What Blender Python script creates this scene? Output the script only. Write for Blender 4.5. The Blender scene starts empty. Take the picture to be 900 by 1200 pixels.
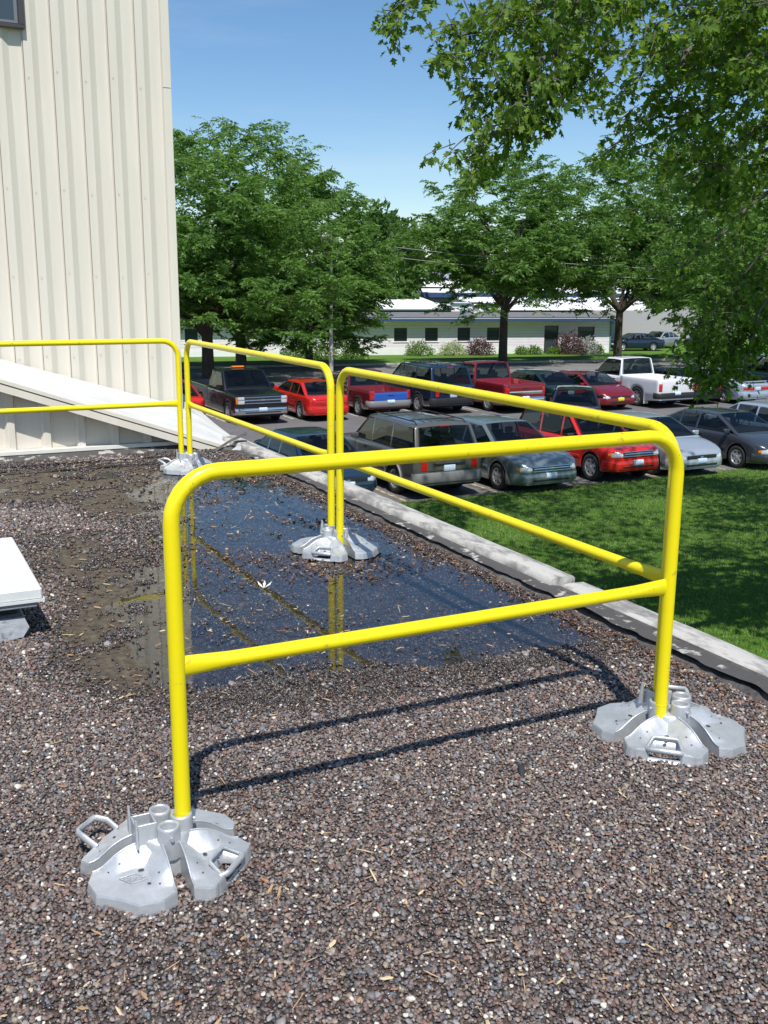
import bpy, math, random
import numpy as np
from mathutils import Vector, Matrix
PI = math.pi
R = math.radians
random.seed(7)
rng = np.random.default_rng(7)
SC = bpy.context.scene
COL = SC.collection

# ------------------------------------------------------------------ camera
# world: +Y runs along the roof edge away from the camera, +X runs along the rows of cars, z = 0 is the roof
YAW, PITCH, ROLL, FPX, EYE = 0.4655, 0.2224, 0.0073, 1186.7, 1.5125
GZ = -3.5
def cam_basis():
    f = Vector((math.sin(YAW)*math.cos(PITCH), math.cos(YAW)*math.cos(PITCH), -math.sin(PITCH)))
    r = Vector((math.cos(YAW), -math.sin(YAW), 0)); u = r.cross(f)
    return r*math.cos(ROLL)+u*math.sin(ROLL), -r*math.sin(ROLL)+u*math.cos(ROLL), f
CR, CU, CF = cam_basis()
cd = bpy.data.cameras.new('camera'); cam = bpy.data.objects.new('camera', cd); COL.objects.link(cam)
cd.sensor_fit = 'VERTICAL'; cd.sensor_height = 36; cd.lens = FPX/1200*36
cd.clip_start = 0.05; cd.clip_end = 3000
cam.matrix_world = Matrix(((CR.x, CU.x, -CF.x, 0), (CR.y, CU.y, -CF.y, 0), (CR.z, CU.z, -CF.z, EYE), (0, 0, 0, 1)))
SC.camera = cam
def at(px, py, D):
    """a point seen at a pixel of the 900x1200 photograph, D metres ahead of the camera"""
    d = CF + CR*((px-450)/FPX) + CU*((600-py)/FPX)
    h = Vector((math.sin(YAW), math.cos(YAW), 0))
    return Vector((0, 0, EYE)) + d*(D/d.dot(h))
def on(px, py, z=GZ):
    d = CF + CR*((px-450)/FPX) + CU*((600-py)/FPX)
    return Vector((0, 0, EYE)) + d*((z-EYE)/d.z)

# ------------------------------------------------------------------ light and sky
SUNV = Vector((-0.21, -0.60, 1.05)).normalized()
world = bpy.data.worlds.new('World'); SC.world = world; world.use_nodes = True
nt = world.node_tree; nt.nodes.clear()
out = nt.nodes.new('ShaderNodeOutputWorld'); bg = nt.nodes.new('ShaderNodeBackground'); sky = nt.nodes.new('ShaderNodeTexSky')
sky.sky_type = 'NISHITA'; sky.sun_disc = False
sky.sun_elevation = math.asin(SUNV.z); sky.sun_rotation = math.atan2(SUNV.x, SUNV.y)
sky.altitude = 300; sky.air_density = 1.0; sky.dust_density = 0.2; sky.ozone_density = 3.0
bg.inputs['Strength'].default_value = 0.10
# faint streaks of cirrus
tc = nt.nodes.new('ShaderNodeTexCoord'); mp = nt.nodes.new('ShaderNodeMapping'); mp.inputs['Scale'].default_value = (1.2, 1.2, 9)
mp.inputs['Rotation'].default_value = (0.15, 0.1, 0)
nz = nt.nodes.new('ShaderNodeTexNoise'); nz.inputs['Scale'].default_value = 1.6; nz.inputs['Detail'].default_value = 6; nz.inputs['Roughness'].default_value = 0.55
rp = nt.nodes.new('ShaderNodeValToRGB'); rp.color_ramp.elements[0].position = 0.46; rp.color_ramp.elements[1].position = 0.85
rp.color_ramp.elements[0].color = (0, 0, 0, 1); rp.color_ramp.elements[1].color = (0.42, 0.42, 0.42, 1)
mx = nt.nodes.new('ShaderNodeMixRGB'); mx.blend_type = 'MIX'; mx.inputs['Color2'].default_value = (6.5, 7.3, 8.2, 1)
nt.links.new(tc.outputs['Generated'], mp.inputs['Vector']); nt.links.new(mp.outputs[0], nz.inputs['Vector'])
nt.links.new(nz.outputs['Fac'], rp.inputs['Fac']); nt.links.new(rp.outputs['Color'], mx.inputs['Fac'])
hsv = nt.nodes.new('ShaderNodeHueSaturation'); hsv.inputs['Saturation'].default_value = 1.16; hsv.inputs['Value'].default_value = 1.08
nt.links.new(sky.outputs[0], hsv.inputs['Color']); nt.links.new(hsv.outputs[0], mx.inputs['Color1']); nt.links.new(mx.outputs[0], bg.inputs['Color']); nt.links.new(bg.outputs[0], out.inputs[0])
sd = bpy.data.lights.new('sun', 'SUN'); sd.energy = 4.4; sd.angle = R(0.53); sd.color = (1, 0.96, 0.9)
so = bpy.data.objects.new('sun', sd); COL.objects.link(so); so.rotation_euler = (-SUNV).to_track_quat('-Z', 'Y').to_euler()
SC.view_settings.view_transform = 'Standard'; SC.view_settings.look = 'None'; SC.view_settings.exposure = 0.25; SC.view_settings.gamma = 1
SC.cycles.max_bounces = 6; SC.cycles.transparent_max_bounces = 16

# ------------------------------------------------------------------ materials
MATS = {}
def nodes_of(m):
    return m.node_tree.nodes, m.node_tree.links
def mat(name, col, rough=0.6, metal=0.0, spec=0.5, var=0.0, scale=8.0, bump=0.0, bscale=40.0, coat=0.0, col2=None, thr=None, stretch=None, emit=None, soft=.03):
    """principled, with noise between col and col2 (soft var, or thresholded patches at thr) and noise bump"""
    if name in MATS: return MATS[name]
    m = bpy.data.materials.new(name); m.use_nodes = True; MATS[name] = m
    N, Lk = nodes_of(m); b = N['Principled BSDF']
    b.inputs['Base Color'].default_value = (*col, 1); b.inputs['Roughness'].default_value = rough; b.inputs['Metallic'].default_value = metal
    b.inputs['Specular IOR Level'].default_value = spec; b.inputs['Coat Weight'].default_value = coat; b.inputs['Coat Roughness'].default_value = 0.04
    if emit: b.inputs['Emission Color'].default_value = (*emit, 1); b.inputs['Emission Strength'].default_value = 1
    tcn = N.new('ShaderNodeTexCoord'); vec = tcn.outputs['Object']
    if stretch:
        mpn = N.new('ShaderNodeMapping'); mpn.inputs['Scale'].default_value = stretch; Lk.new(vec, mpn.inputs['Vector']); vec = mpn.outputs[0]
    if var or col2:
        n = N.new('ShaderNodeTexNoise'); n.inputs['Scale'].default_value = scale; n.inputs['Detail'].default_value = 7; n.inputs['Roughness'].default_value = 0.62
        Lk.new(vec, n.inputs['Vector'])
        r = N.new('ShaderNodeValToRGB'); Lk.new(n.outputs['Fac'], r.inputs['Fac']); Lk.new(r.outputs['Color'], b.inputs['Base Color'])
        c2 = col2 if col2 else tuple(c*(1-var) for c in col)
        if thr: r.color_ramp.elements[0].position = thr-soft; r.color_ramp.elements[1].position = thr+soft
        else: r.color_ramp.elements[0].position = 0.3; r.color_ramp.elements[1].position = 0.7
        r.color_ramp.elements[0].color = (*c2, 1); r.color_ramp.elements[1].color = (*(col if col2 else tuple(min(1, c*(1+var*0.5)) for c in col)), 1)
    if bump:
        n2 = N.new('ShaderNodeTexNoise'); n2.inputs['Scale'].default_value = bscale; n2.inputs['Detail'].default_value = 5; Lk.new(vec, n2.inputs['Vector'])
        bp = N.new('ShaderNodeBump'); bp.inputs['Strength'].default_value = bump; bp.inputs['Distance'].default_value = 0.01
        Lk.new(n2.outputs['Fac'], bp.inputs['Height']); Lk.new(bp.outputs[0], b.inputs['Normal'])
    return m
def paint(name, col, rough=0.25, metal=0.3):
    return mat(name, col, rough, metal, 0.5, var=0.06, scale=1.5, coat=0.8)
def fresnel(N, Lk, ior):
    """fresnel factor that is the same on both sides of a thin sheet"""
    g = N.new('ShaderNodeNewGeometry'); m = N.new('ShaderNodeMapRange'); m.inputs['To Min'].default_value = ior; m.inputs['To Max'].default_value = 1/ior
    f = N.new('ShaderNodeFresnel'); Lk.new(g.outputs['Backfacing'], m.inputs[0]); Lk.new(m.outputs[0], f.inputs['IOR']); return f
def leaf_mat(name, c1, c2, trans=0.35, rough=0.5):
    m = bpy.data.materials.new(name); m.use_nodes = True; MATS[name] = m
    N, Lk = nodes_of(m); b = N['Principled BSDF']; o = N['Material Output']
    g = N.new('ShaderNodeNewGeometry'); r = N.new('ShaderNodeValToRGB')
    r.color_ramp.elements[0].color = (*c1, 1); r.color_ramp.elements[1].color = (*c2, 1)
    Lk.new(g.outputs['Random Per Island'], r.inputs['Fac']); Lk.new(r.outputs['Color'], b.inputs['Base Color'])
    b.inputs['Roughness'].default_value = rough; b.inputs['Specular IOR Level'].default_value = 0.35
    t = N.new('ShaderNodeBsdfTranslucent'); hs = N.new('ShaderNodeHueSaturation'); hs.inputs['Hue'].default_value = 0.485; hs.inputs['Value'].default_value = 1.5; hs.inputs['Saturation'].default_value = 1.1
    Lk.new(r.outputs['Color'], hs.inputs['Color']); Lk.new(hs.outputs[0], t.inputs['Color'])
    ms = N.new('ShaderNodeMixShader'); ms.inputs['Fac'].default_value = trans
    Lk.new(b.outputs[0], ms.inputs[1]); Lk.new(t.outputs[0], ms.inputs[2]); Lk.new(ms.outputs[0], o.inputs['Surface'])
    return m

# ------------------------------------------------------------------ mesh helpers
class MB:
    """collects verts and faces; build() links ONE mesh object"""
    def __init__(s): s.v = []; s.f = []; s.sm = []
    def add(s, vs, fs, smooth=False):
        o = len(s.v); s.v += [tuple(v) for v in vs]; s.f += [tuple(i+o for i in f) for f in fs]; s.sm += [smooth]*len(fs); return s
    def box(s, x0, x1, y0, y1, z0, z1, bev=0.0, M=None):
        if bev <= 0:
            vs = [(x, y, z) for z in (z0, z1) for y in (y0, y1) for x in (x0, x1)]
            fs = [(0, 2, 3, 1), (4, 5, 7, 6), (0, 1, 5, 4), (2, 6, 7, 3), (0, 4, 6, 2), (1, 3, 7, 5)]
        else:
            b = min(bev, (x1-x0)/2.01, (y1-y0)/2.01, (z1-z0)/2.01); vs = []; idx = {}
            for i, sx in enumerate((0, 1)):
                for j, sy in enumerate((0, 1)):
                    for k, sz in enumerate((0, 1)):
                        X = (x0, x1)[i]; Y = (y0, y1)[j]; Z = (z0, z1)[k]; dx = b if i == 0 else -b; dy = b if j == 0 else -b; dz = b if k == 0 else -b
                        for a, p in enumerate(((X, Y+dy, Z+dz), (X+dx, Y, Z+dz), (X+dx, Y+dy, Z))): idx[i, j, k, a] = len(vs); vs.append(p)
            q = idx; fs = []
            for i in (0, 1):
                f = [q[i, 0, 0, 0], q[i, 1, 0, 0], q[i, 1, 1, 0], q[i, 0, 1, 0]]; fs.append(f if i else f[::-1])
                f = [q[0, i, 0, 1], q[1, i, 0, 1], q[1, i, 1, 1], q[0, i, 1, 1]]; fs.append(f[::-1] if i else f)
                f = [q[0, 0, i, 2], q[1, 0, i, 2], q[1, 1, i, 2], q[0, 1, i, 2]]; fs.append(f if i else f[::-1])
            for a in (0, 1):
                for c in (0, 1):
                    fs.append([q[a, c, 0, 0], q[a, c, 1, 0], q[a, c, 1, 1], q[a, c, 0, 1]])
                    fs.append([q[a, 0, c, 0], q[a, 1, c, 0], q[a, 1, c, 2], q[a, 0, c, 2]])
                    fs.append([q[0, a, c, 1], q[1, a, c, 1], q[1, a, c, 2], q[0, a, c, 2]])
            for i in (0, 1):
                for j in (0, 1):
                    for k in (0, 1): fs.append([q[i, j, k, 0], q[i, j, k, 1], q[i, j, k, 2]])
        if M: vs = [M @ Vector(v) for v in vs]
        return s.add(vs, fs)
    def prism(s, poly, z0, z1, axis='z', M=None):
        n = len(poly)
        def P(a, b, c): return {'z': (a, b, c), 'y': (a, c, b), 'x': (c, a, b)}[axis]
        vs = [P(a, b, z0) for a, b in poly]+[P(a, b, z1) for a, b in poly]
        if M: vs = [M @ Vector(v) for v in vs]
        fs = [tuple(range(n))[::-1], tuple(range(n, 2*n))]+[(i, (i+1) % n, n+(i+1) % n, n+i) for i in range(n)]
        return s.add(vs, fs)
    def tube(s, pts, r, n=10, cap=True, ell=None):
        """tube along points; r number or list; ell list of (side, up) multipliers"""
        pts = [Vector(p) for p in pts]; m = len(pts); rr = r if isinstance(r, (list, tuple)) else [r]*m
        vs = []; prev = None
        for i, p in enumerate(pts):
            t = (pts[min(i+1, m-1)]-pts[max(i-1, 0)]).normalized()
            if prev is None:
                a = Vector((0, 0, 1)) if abs(t.z) < 0.9 else Vector((0, 1, 0)); sd_ = t.cross(a).normalized()
            else: sd_ = (prev-t*prev.dot(t)).normalized()
            prev = sd_; up = sd_.cross(t)
            e = ell[i] if ell else (1, 1)
            for k in range(n):
                a = 2*PI*k/n; vs.append(p+sd_*math.cos(a)*rr[i]*e[0]+up*math.sin(a)*rr[i]*e[1])
        fs = [(i*n+k, i*n+(k+1) % n, (i+1)*n+(k+1) % n, (i+1)*n+k) for i in range(m-1) for k in range(n)]
        s.add(vs, fs, True)
        if cap: s.add([vs[k] for k in range(n)], [tuple(range(n))[::-1]]); s.add([vs[(m-1)*n+k] for k in range(n)], [tuple(range(n))])
        return s
    def lathe(s, prof, n=20, M=None, axis='z'):
        """prof [(r,h)]"""
        vs = []
        for r, h in prof:
            for k in range(n):
                a = 2*PI*k/n; x, y = r*math.cos(a), r*math.sin(a)
                vs.append((x, y, h) if axis == 'z' else (h, x, y))
        if M: vs = [M @ Vector(v) for v in vs]
        return s.add(vs, [(i*n+k, i*n+(k+1) % n, (i+1)*n+(k+1) % n, (i+1)*n+k) for i in range(len(prof)-1) for k in range(n)], True)
    def grid(s, P, smooth=True):
        """P: list of rows of points"""
        a, b = len(P), len(P[0]); vs = [p for row in P for p in row]
        return s.add(vs, [(i*b+j, i*b+j+1, (i+1)*b+j+1, (i+1)*b+j) for i in range(a-1) for j in range(b-1)], smooth)
    def build(s, name, m, parent=None, loc=None, weld=False):
        me = bpy.data.meshes.new(name); me.from_pydata(s.v, [], s.f); me.polygons.foreach_set('use_smooth', s.sm)
        if m: me.materials.append(m)
        o = bpy.data.objects.new(name, me); COL.objects.link(o)
        if parent: o.parent = parent
        if loc: o.location = loc
        import bmesh
        bm = bmesh.new(); bm.from_mesh(me)
        if weld: bmesh.ops.remove_doubles(bm, verts=bm.verts, dist=1e-4)
        bmesh.ops.recalc_face_normals(bm, faces=bm.faces); bm.to_mesh(me); bm.free()
        return o
def tag(o, label=None, cat=None, group=None, kind=None):
    if label: o['label'] = label
    if cat: o['category'] = cat
    if group: o['group'] = group
    if kind: o['kind'] = kind
    return o
def empty(name, loc=(0, 0, 0), rz=0.0, label=None, cat=None, group=None):
    o = bpy.data.objects.new(name, None); COL.objects.link(o); o.location = loc; o.rotation_euler = (0, 0, rz); o.empty_display_size = 0.2
    return tag(o, label, cat, group)
def kids(o): return [c for c in bpy.data.objects if c.parent == o]
def copy_tree(o, label=None, loc=None, rz=None, parent=None):
    ch = kids(o); c = o.copy(); COL.objects.link(c)
    if parent: c.parent = parent
    if label: c['label'] = label
    if loc is not None: c.location = loc
    if rz is not None: c.rotation_euler = (0, 0, rz)
    for k in ch: copy_tree(k, parent=c)
    return c
def np_mesh(name, V, F, m, parent=None, smooth=False):
    """V (n,3), F (k,3 or 4)"""
    V = np.asarray(V, dtype=np.float32); F = np.asarray(F, dtype=np.int32); k = F.shape[1]
    me = bpy.data.meshes.new(name); me.vertices.add(len(V)); me.vertices.foreach_set('co', V.ravel())
    me.loops.add(F.size); me.loops.foreach_set('vertex_index', F.ravel())
    me.polygons.add(len(F)); me.polygons.foreach_set('loop_start', np.arange(0, F.size, k, dtype=np.int32))
    me.polygons.foreach_set('use_smooth', np.full(len(F), smooth)); me.update(calc_edges=True); me.validate()
    if m: me.materials.append(m)
    o = bpy.data.objects.new(name, me); COL.objects.link(o)
    if parent: o.parent = parent
    return o
def sstep(a, b, x):
    t = np.clip((x-a)/(b-a), 0, 1); return t*t*(3-2*t)
def vnoise(x, y, seed=0):
    """smooth value noise on numpy arrays"""
    xi = np.floor(x).astype(int); yi = np.floor(y).astype(int); xf = x-xi; yf = y-yi
    def h(a, b):
        n = (a*374761393+b*668265263+seed*1442695041) & 0x7fffffff; n = (n ^ (n >> 13))*1274126177 & 0x7fffffff
        return ((n ^ (n >> 16)) & 0xffff)/65535.0
    u = xf*xf*(3-2*xf); v = yf*yf*(3-2*yf)
    return (h(xi, yi)*(1-u)+h(xi+1, yi)*u)*(1-v)+(h(xi, yi+1)*(1-u)+h(xi+1, yi+1)*u)*v
def fbm(x, y, seed=0, o=4):
    r = 0; a = 0.5; t = 0
    for i in range(o): r = r+a*vnoise(x*2**i, y*2**i, seed+i); t += a; a *= 0.5
    return r/t

# ------------------------------------------------------------------ ground, lot, street
def sheet(name, pts, z, m):
    mb = MB(); mb.add([(x, y, z) for x, y in pts], [tuple(range(len(pts)))]); o = mb.build(name, m); tag(o, kind='structure'); return o
m_grass_far = mat('grass_far', (0.075, 0.13, 0.028), 0.95, spec=0.1, col2=(0.05, 0.10, 0.02), scale=0.15)
m_lawn = mat('lawn', (0.085, 0.19, 0.018), 0.95, spec=0.1, col2=(0.05, 0.125, 0.012), scale=6.0, bump=0.6, bscale=60)
def asphalt(name, c):
    m = mat(name, c, 0.9, spec=0.25, col2=tuple(k*0.72 for k in c), scale=0.55, bump=0.3, bscale=90)
    N, Lk = nodes_of(m); b = N['Principled BSDF']; src = b.inputs['Base Color'].links[0].from_socket
    n = N.new('ShaderNodeTexNoise'); n.inputs['Scale'].default_value = 14; n.inputs['Detail'].default_value = 8; n.inputs['Roughness'].default_value = 0.8
    tcn = N.new('ShaderNodeTexCoord'); Lk.new(tcn.outputs['Object'], n.inputs['Vector'])
    r = N.new('ShaderNodeValToRGB'); r.color_ramp.elements[0].position = 0.35; r.color_ramp.elements[0].color = (0.6, 0.6, 0.6, 1); r.color_ramp.elements[1].position = 0.7; r.color_ramp.elements[1].color = (1.2, 1.2, 1.2, 1)
    Lk.new(n.outputs['Fac'], r.inputs['Fac']); mxn = N.new('ShaderNodeMixRGB'); mxn.blend_type = 'MULTIPLY'; mxn.inputs[0].default_value = 1
    Lk.new(src, mxn.inputs[1]); Lk.new(r.outputs[0], mxn.inputs[2]); Lk.new(mxn.outputs[0], b.inputs['Base Color'])
    return m
m_asph = asphalt('asphalt', (0.195, 0.185, 0.185))
m_street = asphalt('street_surface', (0.26, 0.25, 0.24))
m_kerb = mat('kerb_concrete', (0.42, 0.40, 0.36), 0.85, var=0.3, scale=5)
m_line = mat('faded_line', (0.45, 0.38, 0.20), 0.8, col2=(0.16, 0.145, 0.12), scale=7, thr=0.47)
m_linew = mat('faded_line_white', (0.5, 0.48, 0.44), 0.8, col2=(0.16, 0.15, 0.14), scale=7, thr=0.45)
sheet('ground', [(-900, -900), (900, -900), (900, 50), (150, 50), (-60, 66), (-900, 66)], GZ-0.02, m_grass_far); sheet('far_ground', [(-1500, 40), (1500, 40), (1500, 1500), (-1500, 1500)], GZ-1.5, m_grass_far)
def rowy2(x): return 36.1-(x-12)*0.085
KX0, KX1 = -60, 130
def kerbY(x): return 58.7-(x-17.3)*0.175
def lotback(x): return 41.8-(x-12)*0.12
sheet('parking_lot', [(-60, 20.3), (60, 20.3), (90, lotback(90)+6), (90, lotback(90)+6.5), (-60, lotback(-60)+6.5)], GZ, m_asph)
sheet('street', [(KX0, lotback(KX0)+6), (KX1, lotback(KX1)+6), (KX1, kerbY(KX1)), (KX0, kerbY(KX0))], GZ+0.004, m_street)
lawn = sheet('lawn', [(3.0, -20), (60, -20), (60, 20.3), (3.0, 20.3)], GZ+0.03, m_lawn)
mb = MB(); a = math.atan(-0.175); L_ = (KX1-KX0)/math.cos(a)
mb.box(0, L_, 0, 0.18, 0, 0.14, 0.02); ko = mb.build('kerb', m_kerb, loc=(KX0, kerbY(KX0), GZ)); ko.rotation_euler = (0, 0, a); tag(ko, kind='structure')
KF_ = 1.22; GB_ = EYE-(EYE-(GZ+.11))*KF_
vb = MB(); vb.add([(KX0, kerbY(KX0)+.15, GZ+.11), (KX1, kerbY(KX1)+.15, GZ+.11), (KX1, kerbY(KX1)+4, GZ+.11), (KX0, kerbY(KX0)+4, GZ+.11), (KX1+10, kerbY(KX1)+17, GB_), (KX0, kerbY(KX0)+17, GB_), (KX1+60, 110, GB_), (KX1+60, 900, GB_-.5), (-300, 900, GB_-.5), (-300, 110, GB_)], [(0, 1, 2, 3), (3, 2, 4, 5), (5, 4, 6, 9), (9, 6, 7, 8)])
tag(vb.build('grass_verge', mat('verge_grass', (0.115, 0.21, 0.035), 0.95, spec=0.1, col2=(0.075, 0.15, 0.022), scale=0.8, bump=0.5, bscale=30)), kind='structure')
# painted stall lines
for i in range(13):
    x = 8.4+i*2.52
    mb = MB(); mb.box(x-0.05, x+0.05, 20.6, 25.8, 0, 0.004); tag(mb.build('stall_line', m_line, loc=(0, 0, GZ+0.004)), kind='structure')
for i in range(14):
    x = 8.8+i*2.57; y0 = rowy2(x)-0.6
    mb = MB(); mb.box(x-0.05, x+0.05, y0, y0+5.4, 0, 0.004); tag(mb.build('stall_line', m_linew, loc=(0, 0, GZ+0.004)), kind='structure')

# ------------------------------------------------------------------ instanced ground stuff by geometry nodes
def gn_scatter(name, pts, scl, rot, mat_, shape, label, cat, col=None, parent=None):
    """one mesh of points, each replaced by a small real shape (stone, blade, seed)"""
    n = len(pts); me = bpy.data.meshes.new(name); me.vertices.add(n); me.vertices.foreach_set('co', np.asarray(pts, np.float32).ravel())
    for nm, arr in (('scl', scl), ('rot', rot)):
        at_ = me.attributes.new(nm, 'FLOAT_VECTOR', 'POINT'); at_.data.foreach_set('vector', np.asarray(arr, np.float32).ravel())
    o = bpy.data.objects.new(name, me); COL.objects.link(o); tag(o, label, cat, kind='stuff')
    ng = bpy.data.node_groups.new(name+'_nodes', 'GeometryNodeTree')
    ng.interface.new_socket('Geometry', in_out='INPUT', socket_type='NodeSocketGeometry'); ng.interface.new_socket('Geometry', in_out='OUTPUT', socket_type='NodeSocketGeometry')
    A = ng.nodes.new; gi = A('NodeGroupInput'); go = A('NodeGroupOutput'); ip = A('GeometryNodeInstanceOnPoints'); K = ng.links.new
    s1 = A('GeometryNodeInputNamedAttribute'); s1.data_type = 'FLOAT_VECTOR'; s1.inputs['Name'].default_value = 'scl'
    s2 = A('GeometryNodeInputNamedAttribute'); s2.data_type = 'FLOAT_VECTOR'; s2.inputs['Name'].default_value = 'rot'
    sm = A('GeometryNodeSetMaterial'); sm.inputs['Material'].default_value = mat_
    if shape == 'stone':
        g = A('GeometryNodeMeshIcoSphere'); g.inputs['Radius'].default_value = 1; g.inputs['Subdivisions'].default_value = 2
        sp = A('GeometryNodeSetPosition'); nz_ = A('ShaderNodeTexNoise'); nz_.inputs['Scale'].default_value = 0.9; nz_.inputs['Detail'].default_value = 1
        sb = A('ShaderNodeVectorMath'); sb.operation = 'SUBTRACT'; sb.inputs[1].default_value = (0.5, 0.5, 0.5)
        K(nz_.outputs['Color'], sb.inputs[0]); K(g.outputs['Mesh'], sp.inputs['Geometry']); K(sb.outputs[0], sp.inputs['Offset']); last = sp.outputs[0]
        ss = A('GeometryNodeSetShadeSmooth'); K(last, ss.inputs['Geometry']); last = ss.outputs[0]
    elif shape == 'blade':
        g = A('GeometryNodeMeshCone'); g.inputs['Vertices'].default_value = 3; g.inputs['Radius Bottom'].default_value = 0.12; g.inputs['Radius Top'].default_value = 0.0; g.inputs['Depth'].default_value = 1.0
        g.fill_type = 'NONE'; last = g.outputs['Mesh']
    else:
        g = A('GeometryNodeMeshIcoSphere'); g.inputs['Radius'].default_value = 1; g.inputs['Subdivisions'].default_value = 1; last = g.outputs['Mesh']
    K(last, sm.inputs['Geometry']); K(gi.outputs[0], ip.inputs['Points']); K(sm.outputs[0], ip.inputs['Instance'])
    e2r = A('FunctionNodeEulerToRotation'); K(s2.outputs['Attribute'], e2r.inputs[0]); K(e2r.outputs[0], ip.inputs['Rotation'])
    K(s1.outputs['Attribute'], ip.inputs['Scale']); K(ip.outputs[0], go.inputs[0])
    md = o.modifiers.new('scatter', 'NODES'); md.node_group = ng
    if parent: o.parent = parent
    return o
def inst_mat(name, stops, rough=0.6, trans=0.0, dark=None):
    m = bpy.data.materials.new(name); m.use_nodes = True; N, Lk = nodes_of(m); b = N['Principled BSDF']
    oi = N.new('ShaderNodeObjectInfo'); r = N.new('ShaderNodeValToRGB'); r.color_ramp.interpolation = 'CONSTANT' if not trans else 'LINEAR'
    els = r.color_ramp.elements
    els[0].position = stops[0][0]; els[0].color = (*stops[0][1], 1); els[1].position = stops[1][0]; els[1].color = (*stops[1][1], 1)
    for p, c in stops[2:]:
        e = els.new(p); e.color = (*c, 1)
    Lk.new(oi.outputs['Random'], r.inputs['Fac']); src = r.outputs['Color']
    n = N.new('ShaderNodeTexNoise'); n.inputs['Scale'].default_value = 1.7; tcn = N.new('ShaderNodeNewGeometry') if trans else N.new('ShaderNodeTexCoord'); Lk.new(tcn.outputs['Position' if trans else 'Object'], n.inputs['Vector'])
    if trans: n.inputs['Scale'].default_value = .9; n.inputs['Detail'].default_value = 5
    mr = N.new('ShaderNodeMapRange'); mr.inputs['To Min'].default_value = 0.7 if not trans else .35; mr.inputs['To Max'].default_value = 1.3 if not trans else 1.55; Lk.new(n.outputs['Fac'], mr.inputs[0])
    mxn = N.new('ShaderNodeMixRGB'); mxn.blend_type = 'MULTIPLY'; mxn.inputs[0].default_value = 1; Lk.new(src, mxn.inputs[1]); Lk.new(mr.outputs[0], mxn.inputs[2])
    Lk.new(mxn.outputs[0], b.inputs['Base Color']); b.inputs['Roughness'].default_value = rough
    return m

# ------------------------------------------------------------------ roof deck: gravel on a gently uneven deck, with ponded water
PUD = [(2.0, 8.2), (1.72, 7.2), (1.38, 5.9), (1.10, 4.85), (0.92, 3.95), (1.0, 3.56), (1.75, 3.36), (2.3, 3.26), (2.82, 3.18), (2.85, 5), (2.84, 7.4), (2.6, 8.0)]
def sd_poly(x, y, poly):
    """signed distance, positive inside"""
    d = np.full(x.shape, 1e9); ins = np.zeros(x.shape, bool); n = len(poly)
    for i in range(n):
        x0, y0 = poly[i]; x1, y1 = poly[(i+1) % n]; ex, ey = x1-x0, y1-y0
        t = np.clip(((x-x0)*ex+(y-y0)*ey)/(ex*ex+ey*ey), 0, 1); d = np.minimum(d, np.hypot(x-x0-t*ex, y-y0-t*ey))
        c = ((y0 > y) != (y1 > y)) & (x < (x1-x0)*(y-y0)/(y1-y0+1e-12)+x0); ins ^= c
    return np.where(ins, d, -d)
def silt(x, y):
    """where fine mud covers the gravel"""
    n = fbm(x*1.6+3, y*1.6, 11); 
    a = np.exp(-(((x-0.95)/0.38)**2+((y-5.0)/1.1)**2))*1.1
    b = np.exp(-(((x-0.75)/0.42)**2+((y-3.85)/0.35)**2))*0.65
    c = np.exp(-(((x-0.9)/1.6)**2+((y-8.0)/0.7)**2))*1.0
    d = np.exp(-(((x-1.6)/0.5)**2+((y-7.0)/0.8)**2))*0.6
    return np.clip((a+b+c+d)*(0.35+1.3*n)-0.28, 0, 1)
def deck_h(x, y):
    s = sd_poly(x, y, PUD)+(fbm(x*2.2, y*2.2, 5)-0.5)*0.42
    h = -sstep(-0.12, 0.26, s)*0.024+0.006
    h = h+(fbm(x*3.1, y*3.1, 21)-0.5)*0.012*(1-0.3*sstep(0, .3, s))
    h = h-silt(x, y)*0.004
    edge = sstep(2.70, 2.84, x); h = h*(1-edge)+edge*0.012
    return h+(fbm(x*0.8, y*0.8, 31)-0.5)*0.006
DX0, DX1, DY0, DY1 = -7.0, 2.84, -3.0, 9.02
gx = np.concatenate([np.linspace(DX0, -1.6, 14), np.arange(-1.5, DX1+0.001, 0.035)]); gy = np.concatenate([np.linspace(DY0, 0.4, 10), np.arange(0.5, DY1, 0.035), [DY1]])
XX, YY = np.meshgrid(gx, gy); ZZ = deck_h(XX, YY)
V = np.stack([XX, YY, ZZ], -1).reshape(-1, 3); nx_, ny_ = len(gx), len(gy)
ii, jj = np.meshgrid(np.arange(nx_-1), np.arange(ny_-1)); q = (jj*nx_+ii).ravel(); F = np.stack([q, q+1, q+1+nx_, q+nx_], 1)
m_deck = bpy.data.materials.new('gravel_bed'); m_deck.use_nodes = True
N, Lk = nodes_of(m_deck); b = N['Principled BSDF']; b.inputs['Roughness'].default_value = 0.8; b.inputs['Specular IOR Level'].default_value = 0.3
tcn = N.new('ShaderNodeTexCoord'); vo = N.new('ShaderNodeTexVoronoi'); vo.inputs['Scale'].default_value = 75; Lk.new(tcn.outputs['Object'], vo.inputs['Vector'])
r = N.new('ShaderNodeValToRGB'); r.color_ramp.interpolation = 'CONSTANT'
e = r.color_ramp.elements; e[0].position = 0; e[0].color = (0.045, 0.036, 0.032, 1); e[1].position = 0.35; e[1].color = (0.09, 0.065, 0.055, 1)
for p_, c_ in ((0.55, (0.045, 0.043, 0.045)), (0.78, (0.10, 0.06, 0.045)), (0.93, (0.26, 0.23, 0.19))):
    k_ = e.new(p_); k_.color = (*c_, 1)
sx = N.new('ShaderNodeSeparateColor'); Lk.new(vo.outputs['Color'], sx.inputs[0]); Lk.new(sx.outputs[0], r.inputs['Fac'])
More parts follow.
